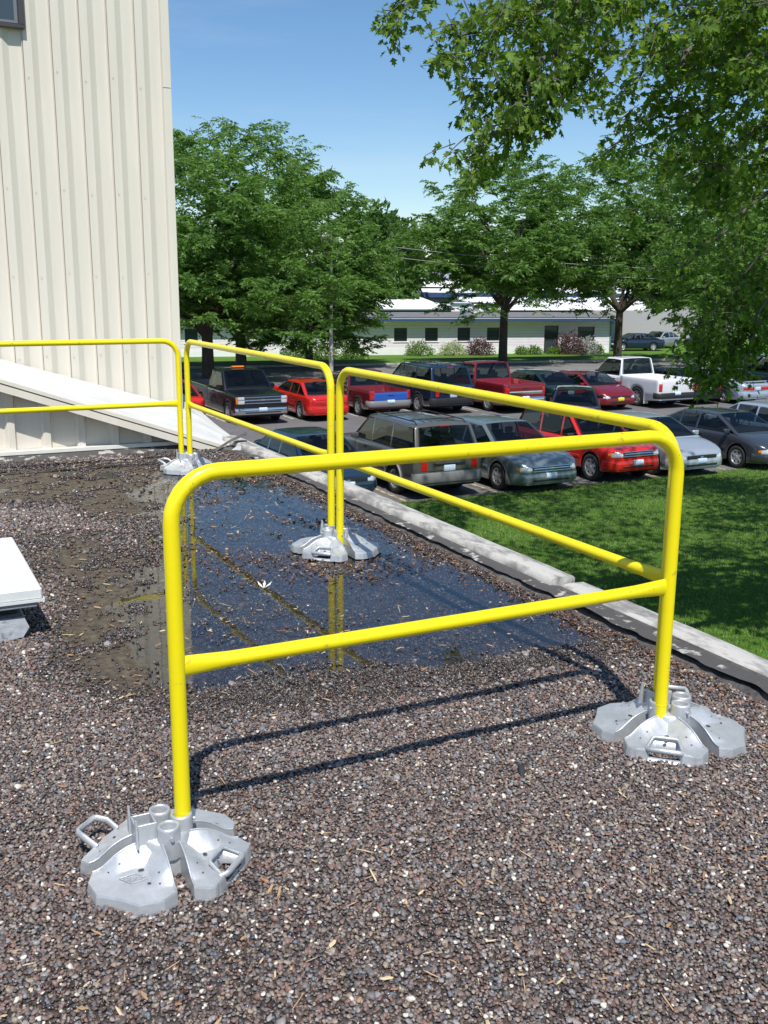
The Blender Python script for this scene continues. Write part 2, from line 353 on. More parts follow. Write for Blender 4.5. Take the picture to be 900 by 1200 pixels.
att = N.new('ShaderNodeAttribute'); att.attribute_name = 'silt'
n3 = N.new('ShaderNodeTexNoise'); n3.inputs['Scale'].default_value = 25; n3.inputs['Detail'].default_value = 6; Lk.new(tcn.outputs['Object'], n3.inputs['Vector'])
r3 = N.new('ShaderNodeValToRGB'); r3.color_ramp.elements[0].position = 0.3; r3.color_ramp.elements[0].color = (0.050, 0.040, 0.028, 1); r3.color_ramp.elements[1].position = 0.75; r3.color_ramp.elements[1].color = (0.145, 0.120, 0.085, 1); Lk.new(n3.outputs['Fac'], r3.inputs['Fac'])
mxn = N.new('ShaderNodeMixRGB'); Lk.new(att.outputs['Fac'], mxn.inputs['Fac']); Lk.new(r.outputs[0], mxn.inputs[1]); Lk.new(r3.outputs[0], mxn.inputs[2]); Lk.new(mxn.outputs[0], b.inputs['Base Color'])
bp = N.new('ShaderNodeBump'); bp.inputs['Strength'].default_value = 0.7; bp.inputs['Distance'].default_value = 0.006; bp.invert = True; Lk.new(vo.outputs['Distance'], bp.inputs['Height']); Lk.new(bp.outputs[0], b.inputs['Normal'])
deck = np_mesh('roof_surface', V, F, m_deck, smooth=True); tag(deck, kind='structure')
sa = np.clip(silt(V[:, 0], V[:, 1])*2.2, 0, 1); ca = deck.data.attributes.new('silt', 'FLOAT', 'POINT'); ca.data.foreach_set('value', sa.astype(np.float32))

m_water = bpy.data.materials.new('pond_water'); m_water.use_nodes = True
N, Lk = nodes_of(m_water); N.remove(N['Principled BSDF']); o_ = N['Material Output']
fr = fresnel(N, Lk, 1.72); gl = N.new('ShaderNodeBsdfGlossy'); gl.inputs['Roughness'].default_value = 0.012
tr = N.new('ShaderNodeBsdfTransparent'); tr.inputs['Color'].default_value = (0.68, 0.69, 0.72, 1); ms = N.new('ShaderNodeMixShader')
nn = N.new('ShaderNodeTexNoise'); nn.inputs['Scale'].default_value = 9; nn.inputs['Detail'].default_value = 2; tcn = N.new('ShaderNodeTexCoord'); Lk.new(tcn.outputs['Object'], nn.inputs['Vector'])
bp = N.new('ShaderNodeBump'); bp.inputs['Strength'].default_value = 0.05; bp.inputs['Distance'].default_value = 0.01; Lk.new(nn.outputs['Fac'], bp.inputs['Height']); Lk.new(bp.outputs[0], gl.inputs['Normal'])
Lk.new(fr.outputs[0], ms.inputs[0]); Lk.new(tr.outputs[0], ms.inputs[1]); Lk.new(gl.outputs[0], ms.inputs[2]); Lk.new(ms.outputs[0], o_.inputs['Surface'])
mb = MB(); mb.add([(0.1, 3.0, 0.001), (2.83, 3.0, 0.001), (2.83, 8.85, 0.001), (0.1, 8.85, 0.001)], [(0, 1, 2, 3)])
tag(mb.build('puddle', m_water), kind='structure')

# gravel
def gravel_points(x0, x1, y0, y1, step, jit):
    X, Y = np.meshgrid(np.arange(x0, x1, step), np.arange(y0, y1, step)); X = X.ravel(); Y = Y.ravel()
    X = X+rng.uniform(-jit, jit, X.shape)*step; Y = Y+rng.uniform(-jit, jit, Y.shape)*step
    D = X*math.sin(YAW)+Y*math.cos(YAW); S = X*math.cos(YAW)-Y*math.sin(YAW)
    k = (np.abs(S) < 0.44*D+0.45) & (D > 1.2) & (X < 2.835) & (Y < 8.95)
    return X[k], Y[k], D[k]
allP, allS, allR = [], [], []
for (d0, d1, step, rad) in ((0, 3.6, 0.0086, 0.0046), (3.6, 5.0, 0.0115, 0.0060), (5.0, 6.8, 0.0145, 0.0074), (6.8, 12, 0.020, 0.0092)):
    X, Y, D = gravel_points(-5, 2.83, 0.5, 8.95, step, 0.6); k = (D >= d0) & (D < d1); X, Y = X[k], Y[k]
    Z = deck_h(X, Y); s = silt(X, Y)
    clump = fbm(X*7, Y*7, 51); clump2 = fbm(X*2.4, Y*2.4, 52)
    under = Z < -0.004
    keep = rng.random(len(X)) < np.where(under, 0.55+0.45*(clump2 > 0.56), 1.0)*(1-np.clip(s*2.6, 0, 0.93)*(clump < 0.62))
    X, Y, Z, clump, clump2, under = X[keep], Y[keep], Z[keep], clump[keep], clump2[keep], under[keep]
    n = len(X); rr = rad*np.exp(rng.normal(0, 0.28, n))
    base = np.stack([rr*rng.uniform(0.9, 1.25, n), rr*rng.uniform(0.75, 1.0, n), rr*rng.uniform(0.5, 0.8, n)], 1)
    # drifts of loose stones standing out of the pond
    lift = np.where(under & (clump2*0.6+clump*0.4 > 0.60), rng.uniform(0.002, 0.014, n), 0)+np.where(under & (rng.random(n) < np.where(Y > 4.7, .17, .035)), rng.uniform(.003, .014, n), 0) + np.where(under, 0, rng.uniform(0, 0.006, n))
    allP.append(np.stack([X, Y, Z+rr*0.25+lift], 1)); allS.append(base)
    allR.append(np.stack([rng.normal(0, 0.4, n), rng.normal(0, 0.4, n), rng.uniform(0, 6.28, n)], 1))
GRAV = [(0, (0.100, 0.073, 0.064)), (0.20, (0.190, 0.140, 0.120)), (0.40, (0.145, 0.133, 0.135)), (0.55, (0.215, 0.130, 0.107)), (0.66, (0.085, 0.079, 0.083)), (0.75, (0.29, 0.235, 0.18)), (0.85, (0.275, 0.255, 0.255)), (0.935, (0.62, 0.57, 0.50)), (0.970, (0.14, 0.165, 0.19))]
m_stone = inst_mat('pea_gravel', GRAV, 0.55)
m_wet = inst_mat('wet_gravel', [(p_, tuple(c_*.42 for c_ in col_)) for p_, col_ in GRAV], 0.22)
aP, aS, aR = np.concatenate(allP), np.concatenate(allS), np.concatenate(allR)
jw = rng.normal(0, .10, len(aP)); wet_ = (sd_poly(aP[:, 0], aP[:, 1], PUD)+(fbm(aP[:, 0]*3, aP[:, 1]*3, 61)-.5)*.6+jw*1.3 > -.24) | (silt(aP[:, 0], aP[:, 1])+(fbm(aP[:, 0]*4, aP[:, 1]*4, 62)-.5)*.5+jw > .20) | ((aP[:, 1] > 5.2) & (fbm(aP[:, 0]*1.8, aP[:, 1]*1.8, 63)+jw > .47))
gn_scatter('gravel', aP[~wet_], aS[~wet_], aR[~wet_], m_stone, 'stone', 'dry brown and grey pea gravel spread over the near part of the flat roof', 'gravel')
gn_scatter('wet_gravel', aP[wet_], aS[wet_], aR[wet_], m_wet, 'stone', 'dark damp gravel in and around the puddle', 'gravel')
# seeds, twigs and bits of leaf
def debris(name, n, gen, sc, m, label):
    P = np.array([gen() for _ in range(n)]); z = np.maximum(deck_h(P[:, 0], P[:, 1]), 0.0)+0.010
    S = np.stack([sc[0]*np.exp(rng.normal(0, .4, n)), sc[1]*np.exp(rng.normal(0, .3, n)), np.full(n, sc[2])], 1)
    Rr = np.stack([rng.normal(0, .25, n), rng.normal(0, .25, n), rng.uniform(0, 6.28, n)], 1)
    return gn_scatter(name, np.column_stack([P, z]), S, Rr, m, 'seed', label, 'debris')
def g_all():
    while True:
        D = random.uniform(1.5, 9.3); s = random.uniform(-.45, .45)*D; x = D*math.sin(YAW)+s*math.cos(YAW); y = D*math.cos(YAW)-s*math.sin(YAW)
        if x < 2.8 and y < 8.9 and random.random() < 0.25+0.9*float(fbm(np.array([x*1.1]), np.array([y*1.1]), 77)[0] > .5): return (x, y)
def g_edge(): return (2.84-abs(random.gauss(0, .10)), random.uniform(2.2, 8.6))
def g_far(): return (random.gauss(2.2, .35), random.gauss(7.6, .6))
def g_mid(): return (random.gauss(2.25, .33), random.gauss(4.75, .14))
def g_mid2(): t = random.random(); return (random.gauss(1.3+1.0*t, .12), random.gauss(5.6-.9*t, .14))
m_seed = inst_mat('maple_seed', [(0, (0.55, 0.38, 0.20)), (0.3, (0.42, 0.26, 0.13)), (0.6, (0.62, 0.47, 0.28)), (0.85, (0.34, 0.17, 0.08))], 0.7)
m_bits = inst_mat('dead_leaf_bits', [(0, (0.12, 0.055, 0.03)), (0.35, (0.06, 0.035, 0.025)), (0.7, (0.24, 0.12, 0.06)), (0.9, (0.4, 0.27, 0.14))], 0.8)
debris('maple_seeds', 420, g_all, (0.013, 0.0035, 0.0018), m_seed, 'tan fallen maple seeds lying loose all over the gravel')
debris('twigs', 160, g_all, (0.024, 0.0016, 0.0014), m_seed, 'short dry twigs lying loose on the gravel')
for nm, g_, n_, lb in (('edge_litter', g_edge, 1500, 'brown leaf litter gathered along the foot of the roof edge'), ('corner_litter', g_far, 900, 'brown leaf litter washed up before the far guardrail corner'), ('pond_litter', g_mid, 330, 'brown leaf bits drifted together in front of the middle guardrail base'), ('pond_drift', g_mid2, 520, 'brown leaf bits in a drift across the middle of the puddle')):
    debris(nm, n_, g_, (0.0095, 0.0045, 0.0024), m_bits, lb)

# ------------------------------------------------------------------ the low building under the roof, its coping and edge membrane
m_brick = mat('outer_wall_brick', (0.24, 0.13, 0.09), 0.85, var=0.3, scale=6)
m_cop = mat('weathered_coping', (0.50, 0.485, 0.45), 0.75, col2=(0.23, 0.22, 0.212), scale=5.5, thr=0.46, soft=.075, bump=0.5, bscale=30, stretch=(2.2, 0.8, 1))
m_memb = mat('black_membrane', (0.13, 0.122, 0.115), 0.8, col2=(0.045, 0.043, 0.042), scale=13, bump=1.0, bscale=38)
m_felt = mat('peeling_felt', (0.075, 0.07, 0.068), 0.8, col2=(0.42, 0.40, 0.37), scale=11, thr=0.40, bump=0.8, bscale=20)
lowb = empty('flat_roof_building', (0, 0, 0), label='low building beneath the gravel roof, pale weathered coping along its edge', cat='building')
mb = MB(); mb.box(-12, 3.0, -10, 9.0, GZ, -0.05); mb.build('outer_wall', m_brick, lowb)
def coping(y0, y1, x0, x1, h, seed):
    ys = np.arange(y0, y1+1e-6, (y1-y0)/max(6, int((y1-y0)/0.035))); P = []
    r_ = np.random.default_rng(seed)
    for y in ys:
        n = float(fbm(np.array([y*2.3+seed]), np.array([0.5]), seed)[0])-.5; n2 = float(fbm(np.array([y*9+seed]), np.array([3.5]), seed)[0])-.5
        xi = x0+n*.03+n2*.016; hh = h+n*.012
        P.append([(xi+.004, y, -.02), (xi, y, hh*.55+n2*.01), (xi+.014, y, hh-.006), (xi+.035, y, hh), ((xi+x1)/2, y, hh+n2*.003), (x1-.012, y, hh-.004), (x1, y, hh-.016), (x1+.003, y, -.12), (x1-.03, y, -.14)])
    b = MB(); b.grid(P, True)
    for row in (P[0], P[-1]): b.add(row, [tuple(range(len(row)))])
    return b
for (y0, y1, x0, x1, h) in ((-4, 1.1, 2.97, 3.115, .052), (1.106, 3.93, 2.965, 3.115, .054), (3.945, 6.9, 2.905, 3.06, .088), (6.907, 9.25, 2.90, 3.06, .080)):
    coping(y0, y1, x0, x1, h, int(y1*10)+50).build('coping', m_cop, lowb)
ys = np.arange(-4, 9.06, 0.03); P = []
for y in ys:
    f = lambda a, s: float(fbm(np.array([y*a]), np.array([s*1.7]), s)[0])-.5
    w = f(3, 3)*.05+f(11, 4)*.025
    P.append([(2.785+w, y, -.014), (2.81+w*.7, y, .014+f(8, 5)*.016), (2.835+w*.5, y, .026+f(6, 6)*.022), (2.86+w*.3, y, .034+f(9, 7)*.022), (2.885, y, .030+f(7, 8)*.012), (2.915, y, .045+f(5, 9)*.01), (2.955 if y < 3.94 else 2.93, y, .050), (2.99, y, .03)])
b = MB(); b.grid(P, True); b.build('edge_membrane', m_memb, lowb)
# torn felt lifting along the outer lap
P = []
for y in np.arange(2.2, 8.3, 0.025):
    f = lambda a, s: float(fbm(np.array([y*a]), np.array([s*1.7]), s)[0])-.5
    lift = max(0, f(2.5, 14)+.05)*.055
    P.append([(2.835+f(7, 15)*.05, y, .046+lift+f(13, 16)*.01), (2.875+f(5, 17)*.02, y, .052+lift*.5), (2.925, y, .053)])
b = MB(); b.grid(P, True); b.build('torn_felt', m_felt, lowb)

# ------------------------------------------------------------------ guardrails
m_yel = mat('yellow_powder_coat', (0.86, 0.72, 0.004), 0.36, 0, 0.5, coat=0.25, col2=(0.60, 0.47, 0.02), scale=26, thr=0.335, bump=0.04, bscale=60)
N, Lk = nodes_of(m_yel); nn2 = N.new('ShaderNodeTexNoise'); nn2.inputs['Scale'].default_value = 55; nn2.inputs['Detail'].default_value = 3; tcn = N.new('ShaderNodeTexCoord'); Lk.new(tcn.outputs['Object'], nn2.inputs['Vector'])
rr2 = N.new('ShaderNodeValToRGB'); rr2.color_ramp.elements[0].position = .735; rr2.color_ramp.elements[1].position = .755; Lk.new(nn2.outputs['Fac'], rr2.inputs['Fac'])
mm2 = N.new('ShaderNodeMixRGB'); src = N['Principled BSDF'].inputs['Base Color'].links[0].from_socket; Lk.new(rr2.outputs[0], mm2.inputs[0]); Lk.new(src, mm2.inputs[1]); mm2.inputs[2].default_value = (.10, .07, .04, 1); Lk.new(mm2.outputs[0], N['Principled BSDF'].inputs['Base Color'])
TR = 0.0215
def arc(c, a, b, r, n=7):
    """quarter bend from direction -a side round to b: centre c, unit vectors a (start) and b (end)"""
    return [c+a*(r*math.cos(t*PI/2/n))+b*(r*math.sin(t*PI/2/n)) for t in range(n+1)]
def guardrail(p0, p1, label, zt=1.05, zm=0.548, rb=0.125):
    p0 = Vector((*p0, 0)); p1 = Vector((*p1, 0)); L = (p1-p0).length; t = (p1-p0)/L; ang = math.atan2(t.y, t.x)
    e = empty('guardrail', p0, ang, label, 'guardrail', 'yellow steel guardrails set round the roof edge')
    X = Vector((1, 0, 0)); Z = Vector((0, 0, 1))
    pts = [Vector((0, 0, .05)), Vector((0, 0, .4)), Vector((0, 0, .7))]+arc(Vector((rb, 0, zt-rb)), -X, Z, rb)+[Vector((L*.3, 0, zt)), Vector((L*.7, 0, zt))]+arc(Vector((L-rb, 0, zt-rb)), Z, X, rb)+[Vector((L, 0, .7)), Vector((L, 0, .4)), Vector((L, 0, .05))]
    mb = MB(); mb.tube(pts, TR, 20); mb.build('frame', m_yel, e)
    mb = MB(); xs = [TR*.6, .05, .09, .14, .2, L*.5, L-.2, L-.14, L-.09, L-.05, L-TR*.6]
    f = {0: (.45, 1.38), 1: (.6, 1.3), 2: (.78, 1.18), 3: (.93, 1.04), 4: (1, 1), 5: (1, 1)}
    ell = [f[min(i, 10-i)] for i in range(11)]
    # side vector of the tube helper is horizontal, up is vertical for a horizontal run
    mb.tube([(x, 0, zm) for x in xs], TR*.95, 18, ell=ell); mb.build('mid_rail', m_yel, e)
    for x in (.0, L): mb = MB(); mb.lathe([(TR*1.0, -.004), (TR*1.06, 0), (TR*1.0, .004)], 16, Matrix.Translation((x, 0, .135))); mb.build('weld_ring', m_yel, e)
    return e
guardrail((.625, 2.42), (2.27, 2.43), 'nearest yellow guardrail across the foreground, parallel to the picture')
guardrail((2.325, 2.50), (2.283, 5.10), 'yellow guardrail running from the right foreground base to the middle base')
guardrail((2.288, 5.232), (2.243, 7.995), 'yellow guardrail running from the middle base to the far corner base')
guardrail((-0.45, 8.10), (2.197, 8.085), 'farthest yellow guardrail, in front of the cream metal wall')

# cast bases
m_cast = mat('cast_aluminium', (0.58, 0.60, 0.62), 0.42, 0.5, 0.5, var=0.22, scale=14, bump=0.12, bscale=260)
m_hole = mat('dark_hole', (0.05, 0.05, 0.055), 0.6)
def interp(x, xs, ys): return float(np.interp(x, xs, ys))
QP = [(.0, .205), (.045, .226), (.115, .215), (.162, .162), (.215, .115), (.226, .045), (.205, .0)]      # outline of one lobe, from its inner corner
GAP = .025
def fend(s): return interp(s, (.0, .07, .10, .13, .16, .185, .21, .24), (.094, .094, .092, .085, .072, .056, .040, .032))
def lobe_h(a, b):
    """height of the casting over one quadrant: a flat plate with a steep bank rising to the slot on either side"""
    pl = .049-.013*max(0, (math.hypot(a, b)-.12))/.11
    o = pl
    for s, t in ((a, b), (b, a)):
        w = .060 if s < .12 else .060+.02*(s-.12)/.1
        k = min(1, max(0, t/w))
        o = max(o, fend(s+GAP)*(1-k)+pl*k)
    return o
def edge_r(th, cut=False):
    c, s = math.cos(th), math.sin(th); best = 9
    for (x0, y0), (x1, y1) in zip(QP[:-1], QP[1:]):
        ex, ey = x1-x0, y1-y0; den = c*ey-s*ex
        if abs(den) < 1e-9: continue
        t = (x0*ey-y0*ex)/den; u = (x0*s-y0*c)/den
        if t > 0 and -1e-6 <= u <= 1+1e-6: best = min(best, t)
    return min(best, cut/max(.2, (c+s)/1.41421)) if cut else best
def lobe(hand):
    nr, na = 40, 49; rows = []
    for i in range(nr):
        row = []
        for j in range(na):
            th = PI/2*(j/(na-1)); ro = edge_r(th, (0, .185, .203)[hand])
            r = .03+(ro-.03)*(i/(nr-1)); a, b = r*math.cos(th), r*math.sin(th)
            z = lobe_h(a, b); dg = (a+b)/math.sqrt(2); tg = abs(a-b)/math.sqrt(2)
            if hand == 2 and dg > .143 and tg < .040+(dg-.143)*.35: z = .012
            row.append((a+GAP, b+GAP, z))
        rows.append(row)
    mb = MB(); mb.grid(rows, True)
    if hand == 2: keep_ = [k_ for k_, f_ in enumerate(mb.f) if max(mb.v[i_][2] for i_ in f_) > .013]; mb.f = [mb.f[k_] for k_ in keep_]; mb.sm = [True]*len(keep_)
    rim = [rows[i][0] for i in range(nr)]+[rows[-1][j] for j in range(1, na)]+[rows[i][-1] for i in range(nr-2, -1, -1)]
    P = [[Vector(p) for p in rim], [Vector((p[0]+.002*(p[0] > .1), p[1]+.002*(p[1] > .1), p[2]-.006)) for p in rim], [Vector((p[0]+.006*(p[0] > .1), p[1]+.006*(p[1] > .1), 0)) for p in rim]]
    mb.grid(P, False)
    return mb
def make_base(loc, rz, label, name='rail_base'):
    e = empty(name, loc, rz, label, 'guardrail base', 'cast grey bases that hold the guardrails')
    for k in range(4):
        hand = {0: 1, 2: 2}.get(k, 0); Mz = Matrix.Rotation(k*PI/2, 4, 'Z')
        L = lobe(hand); L.v = [Mz @ Vector(v) for v in L.v]; lo = L.build('cast_lobe', m_cast, e)
        def PT(a, b, dz=0): return Mz @ Vector((a+GAP, b+GAP, lobe_h(a, b)+dz))
        for s in (0, 1):
            sp_ = MB(); pts = [PT(*((x, .002) if s == 0 else (.002, x)), .001) for x in np.linspace(.045, .205, 12)]; sp_.tube(pts, .0032, 6); sp_.build('edge_bead', m_cast, lo)
        d_ = Vector((1, 1, 0)).normalized(); n_ = Vector((-1, 1, 0)).normalized(); c0 = Vector((GAP, GAP, 0))
        if hand == 1:
            h = MB(); h.tube([Mz @ (c0+d_*a_+n_*t_+Vector((0, 0, z_))) for a_, t_, z_ in ((.175, -.058, .040), (.215, -.060, .060), (.248, -.050, .066), (.256, -.042, .066), (.256, .042, .066), (.248, .050, .066), (.215, .060, .060), (.175, .058, .040))], .0095, 8, ell=[(.8, 1.15)]*8); h.build('carry_handle', m_cast, e)
        if hand == 2:
            h = MB(); q = [(.200, .064, .034), (.148, .046, .055), (.142, .036, .058), (.142, -.036, .058), (.148, -.046, .055), (.200, -.064, .034)]
            h.tube([Mz @ (c0+d_*a_+n_*b_+Vector((0, 0, z_))) for a_, b_, z_ in q], .0065, 8); h.build('handle', m_cast, e)
            h = MB(); h.tube([Mz @ (c0+d_*a_+n_*t_+Vector((0, 0, z_))) for a_, t_, z_ in ((.190, -.066, .034), (.206, -.054, .038), (.210, -.044, .040), (.210, .044, .040), (.206, .054, .038), (.190, .066, .034))], .0095, 8); h.build('handle_foot', m_cast, e)
        for (dg, tg, rad) in ((.105, 0, .010), (.150, .055 if not hand else .0, .0065), (.115, .068, .0035), (.115, -.068, .0035), (.145, .088, .0035), (.145, -.088, .0035)):
            a_ = dg/1.41421-tg/1.41421; b_ = dg/1.41421+tg/1.41421; e1 = .003
            nrm = Vector((-(lobe_h(a_+e1, b_)-lobe_h(a_-e1, b_))/(2*e1), -(lobe_h(a_, b_+e1)-lobe_h(a_, b_-e1))/(2*e1), 1)).normalized(); tq = nrm.to_track_quat('Z', 'Y').to_matrix().to_4x4()
            Mh = Mz @ Matrix.Translation(Vector((a_+GAP, b_+GAP, lobe_h(a_, b_)))+nrm*.0016) @ tq; d = MB()
            d.add([Mh @ Vector((rad*math.cos(q_*PI/5), rad*.7*math.sin(q_*PI/5), 0)) for q_ in range(10)], [tuple(range(10))]); d.build('drilled_hole', m_hole, lo)
    hub = MB(); hub.lathe([(.0, .096), (.070, .096), (.078, .090), (.084, .0)], 24); hub.build('hub', m_cast, e)
    for k in range(4):
        a = k*PI/2; x, y = .055*math.cos(a), .055*math.sin(a); Mt = Matrix.Translation((x, y, 0))
        if k == 1:
            b_ = MB()
            for (x0, x1, y0, y1) in ((-.036, .036, -.030, -.024), (-.036, .036, .030, .036), (-.036, -.030, -.024, .030), (.030, .036, -.024, .030)): b_.box(x+x0, x+x1, y+y0+.006, y+y1+.006, .05, .142, .0015)
            for s in (-1, 1): b_.prism([(s*.05-.014, .09), (s*.05+.014, .09), (s*.05+.004, .165), (s*.05-.004, .165)], y+.04, y+.046, 'y')
            b_.build('square_socket', m_cast, e)
        else:
            s_ = MB(); s_.lathe([(.036, .05), (.0345, .128), (.033, .136), (.026, .136), (.0245, .130), (.0245, .06), (0, .06)], 22, Mt)
            s_.tube([(x+.036*math.cos(a), y+.036*math.sin(a), .112), (x+.044*math.cos(a), y+.044*math.sin(a), .112)], .006, 8)
            s_.build('socket', m_cast, e)
    return e
base_l = make_base((.573, 2.415, .006), PI/2, 'large grey cast base in the left foreground, holding a single yellow post')
for o_ in [base_l]: o_.scale = (.92, .92, 1.0)
base_r = copy_tree(base_l, 'grey cast base in the right foreground where two yellow guardrails meet', (2.326, 2.445, .006), 0)
base_m = copy_tree(base_l, 'grey cast base standing in the puddle under the middle pair of posts', (2.286, 5.166, .006), 0)
base_l.scale = (.84, .84, 1)
base_c = copy_tree(base_r, 'grey cast base at the far corner in front of the sloping white roof', (2.25, 8.045, .006), PI/2)
# raised diamond badge with worn lettering on the near left lobe of the nearest base
def badge(parent):
    # the lobe that faces down-left towards the viewer, in the base's own frame
    k = 1; Mz = Matrix.Rotation(k*PI/2, 4, 'Z'); z_ = lobe_h(.105, .105)+.003
    Mh = Mz @ Matrix.Translation((.105+GAP, .105+GAP, z_)) @ Matrix.Rotation(PI/4+.35, 4, 'Z') @ Matrix.Rotation(R(6), 4, 'Y')
    b_ = MB(); w, h = .042, .022; P = [(0, -w), (-h, 0), (0, w), (h, 0)]
    pts = [Mh @ Vector((a, c, 0)) for a, c in P+P[:1]]
    for a, c in zip(pts[:-1], pts[1:]): b_.tube([a, c], .0013, 5)
    for i, c in enumerate(np.linspace(-.026, .026, 7)):
        b_.tube([Mh @ Vector((-.006, c, .0)), Mh @ Vector((.006, c+(.002 if i % 2 else -.002), 0))], .0014, 5)
        if i % 2 == 0: b_.tube([Mh @ Vector((-.006, c, 0)), Mh @ Vector((-.006, c+.005, 0))], .0012, 5)
    for c in np.linspace(-.022, .022, 9): b_.tube([Mh @ Vector((.010, c, 0)), Mh @ Vector((.014, c, 0))], .0010, 4)
    b_.build('raised_badge', m_cast, parent)

# ------------------------------------------------------------------ roof hatch box at the left
m_cap = mat('white_cap', (0.66, 0.68, 0.66), 0.55, var=0.10, scale=5, bump=0.15, bscale=15)
m_block = mat('concrete_block', (0.42, 0.44, 0.46), 0.9, col2=(0.22, 0.23, 0.25), scale=14, thr=0.42, bump=0.8, bscale=25)
m_slate = mat('grey_board', (0.26, 0.28, 0.30), 0.8, var=0.25, scale=8, bump=0.3)
m_dark = mat('dark_timber', (0.03, 0.035, 0.04), 0.8, var=0.2, scale=8)
hb = empty('roof_curb', (0, 0, 0), label='white capped box on a broken concrete block at the left edge of the gravel', cat='roof curb')
mb = MB(); mb.box(-1.0, .555, 4.34, 5.32, .188, .238, .006)
mb.build('cap', m_cap, hb)
mb = MB(); mb.box(-1.0, .562, 4.332, 4.338, .180, .192, 0); mb.box(.557, .563, 4.339, 5.326, .180, .192); mb.build('drip_edge', m_cap, hb)
mb = MB(); mb.box(-.98, .535, 4.36, 5.25, .150, .178, .004); mb.build('board', m_slate, hb)
mb = MB(); mb.box(-.98, .46, 4.45, 5.2, .10, .149, .004); mb.build('timber', m_dark, hb)
pb = [(-.20, .0), (.36, .0), (.47, .02), (.497, .06), (.48, .102), (.1, .108), (-.2, .105)]
mb = MB(); mb.prism(pb, 4.375, 4.86, 'y'); mb.build('block', m_block, hb)
mb = MB(); mb.prism([(-.75, 0), (-.27, 0), (-.26, .099), (-.75, .099)], 4.46, 4.86, 'y'); mb.build('block', m_block, hb)
mb = MB(); mb.prism(pb, 4.98, 5.2, 'y'); mb.build('block', m_block, hb)
# small white scrap in the puddle
mb = MB(); 
for a in (0.2, 1.1, 1.9): mb.add([(0, 0, .012), (.03*math.cos(a)-.006, .03*math.sin(a), .026), (.05*math.cos(a), .05*math.sin(a), .04), (.03*math.cos(a)+.008, .03*math.sin(a), .024)], [(0, 1, 2, 3)])
p = on(309, 692, 0); tag(mb.build('white_leaf', mat('white_scrap', (.8, .8, .72), .7), loc=(p.x, p.y, 0)), 'small curled white leaf lying in the puddle', 'leaf')
mb = MB(); mb.tube([(0, 0, -.004), (.012, .02, .006), (.03, .05, .004), (.028, .085, 0)], .012, 6, ell=[(.3, .3), (1, .6), (.8, .6), (.2, .3)]); p = on(612, 914, 0)
tag(mb.build('bark_piece', m_dark, loc=(p.x, p.y, .012)), 'dark scrap of bark on the gravel right of centre', 'bark')

# ------------------------------------------------------------------ cream metal clad building
m_cream = mat('cream_siding', (0.72, 0.672, 0.58), 0.45, 0.0, 0.4, var=0.09, scale=5.0, stretch=(1, 1, .09))
m_creamd = mat('seam_shadow_gap', (0.16, 0.14, 0.11), 0.7)
m_whiteroof = mat('white_painted_roof', (0.60, 0.60, 0.58), 0.5, var=0.10, scale=3)
m_flash = mat('white_flashing', (0.72, 0.70, 0.64), 0.5, var=0.1, scale=6)
clad = empty('metal_clad_building', (0, 9.6, 0), label='tall cream building clad in vertical ribbed metal, at the left', cat='building')
WX1 = 2.64; PW = 0.238; ZT = 7.0
def panel_mesh(w, z0, z1, d=.026):
    prof = [(.0, .020), (.006, .020), (.0065, 0), (.075, 0), (.081, .003), (.128, d), (.134, d+.001), (w-.008, d), (w-.002, .0015), (w, .0015), (w, .020)]
    b_ = MB(); b_.grid([[(x, y, z0) for x, y in prof], [(x, y, z1) for x, y in prof]], False)
    me_o = b_.build('siding_panel', m_cream); return me_o
first = None; i = 0; x = WX1-.075-PW
while x > -3.2:
    if first is None: first = panel_mesh(PW, -.6, ZT); o = first
    else: o = first.copy(); COL.objects.link(o)
    o.parent = clad; o.location = (x, 0, 0); x -= PW
mb = MB(); mb.box(WX1-.074, WX1, -.006, .08, 3.215, ZT, .002); mb.build('corner_trim', m_cream, clad)
mb = MB(); mb.box(WX1-.074, WX1, -.004, .08, GZ, 3.21, .002); mb.build('corner_trim', m_cream, clad)
mb = MB(); mb.box(-3.3, WX1-.003, .03, 14, GZ, ZT-.01); mb.build('wall', m_cream, clad)
mb = MB(); mb.box(-3.4, WX1+.03, -.03, 14.1, ZT, ZT+.12, .01); mb.build('roof', m_flash, clad)
screw = None
for zrow in (3.22, 2.25, 1.55, .85):
    sc_ = MB()
    for k in range(9):
        xx = WX1-.075-PW*(k+1)+.035; zz = zrow+random.uniform(-.04, .04)
        sc_.lathe([(0, -.006), (.008, -.004), (.008, .002)], 6, Matrix.Translation((xx, 0, zz)) @ Matrix.Rotation(PI/2, 4, 'X'))
    so_ = sc_.build('screw_row', m_creamd, clad)
# window high at the left
m_glassd = mat('dark_glass', (0.05, 0.065, 0.075), 0.06, 0, 0.8)
m_frame = mat('dark_window_frame', (0.06, 0.05, 0.055), 0.4)
wn = MB(); wn.box(.55, 1.40, -.05, -.006, 3.57, 3.60, .003); wn.box(1.352, 1.40, -.05, -.006, 3.601, 4.7, .003); wn.box(.55, .60, -.05, -.006, 3.601, 4.7, .003); wo = wn.build('window_frame', m_frame, clad)
wn = MB(); wn.box(.601, 1.351, -.035, -.02, 3.601, 4.7); wn.build('pane', m_glassd, wo)
wn = MB(); wn.box(.62, 1.345, -.046, -.036, 3.605, 3.625); wn.box(1.318, 1.345, -.046, -.036, 3.626, 4.69); wn.build('sash', mat('grey_sash', (.16, .17, .19), .4), wo)
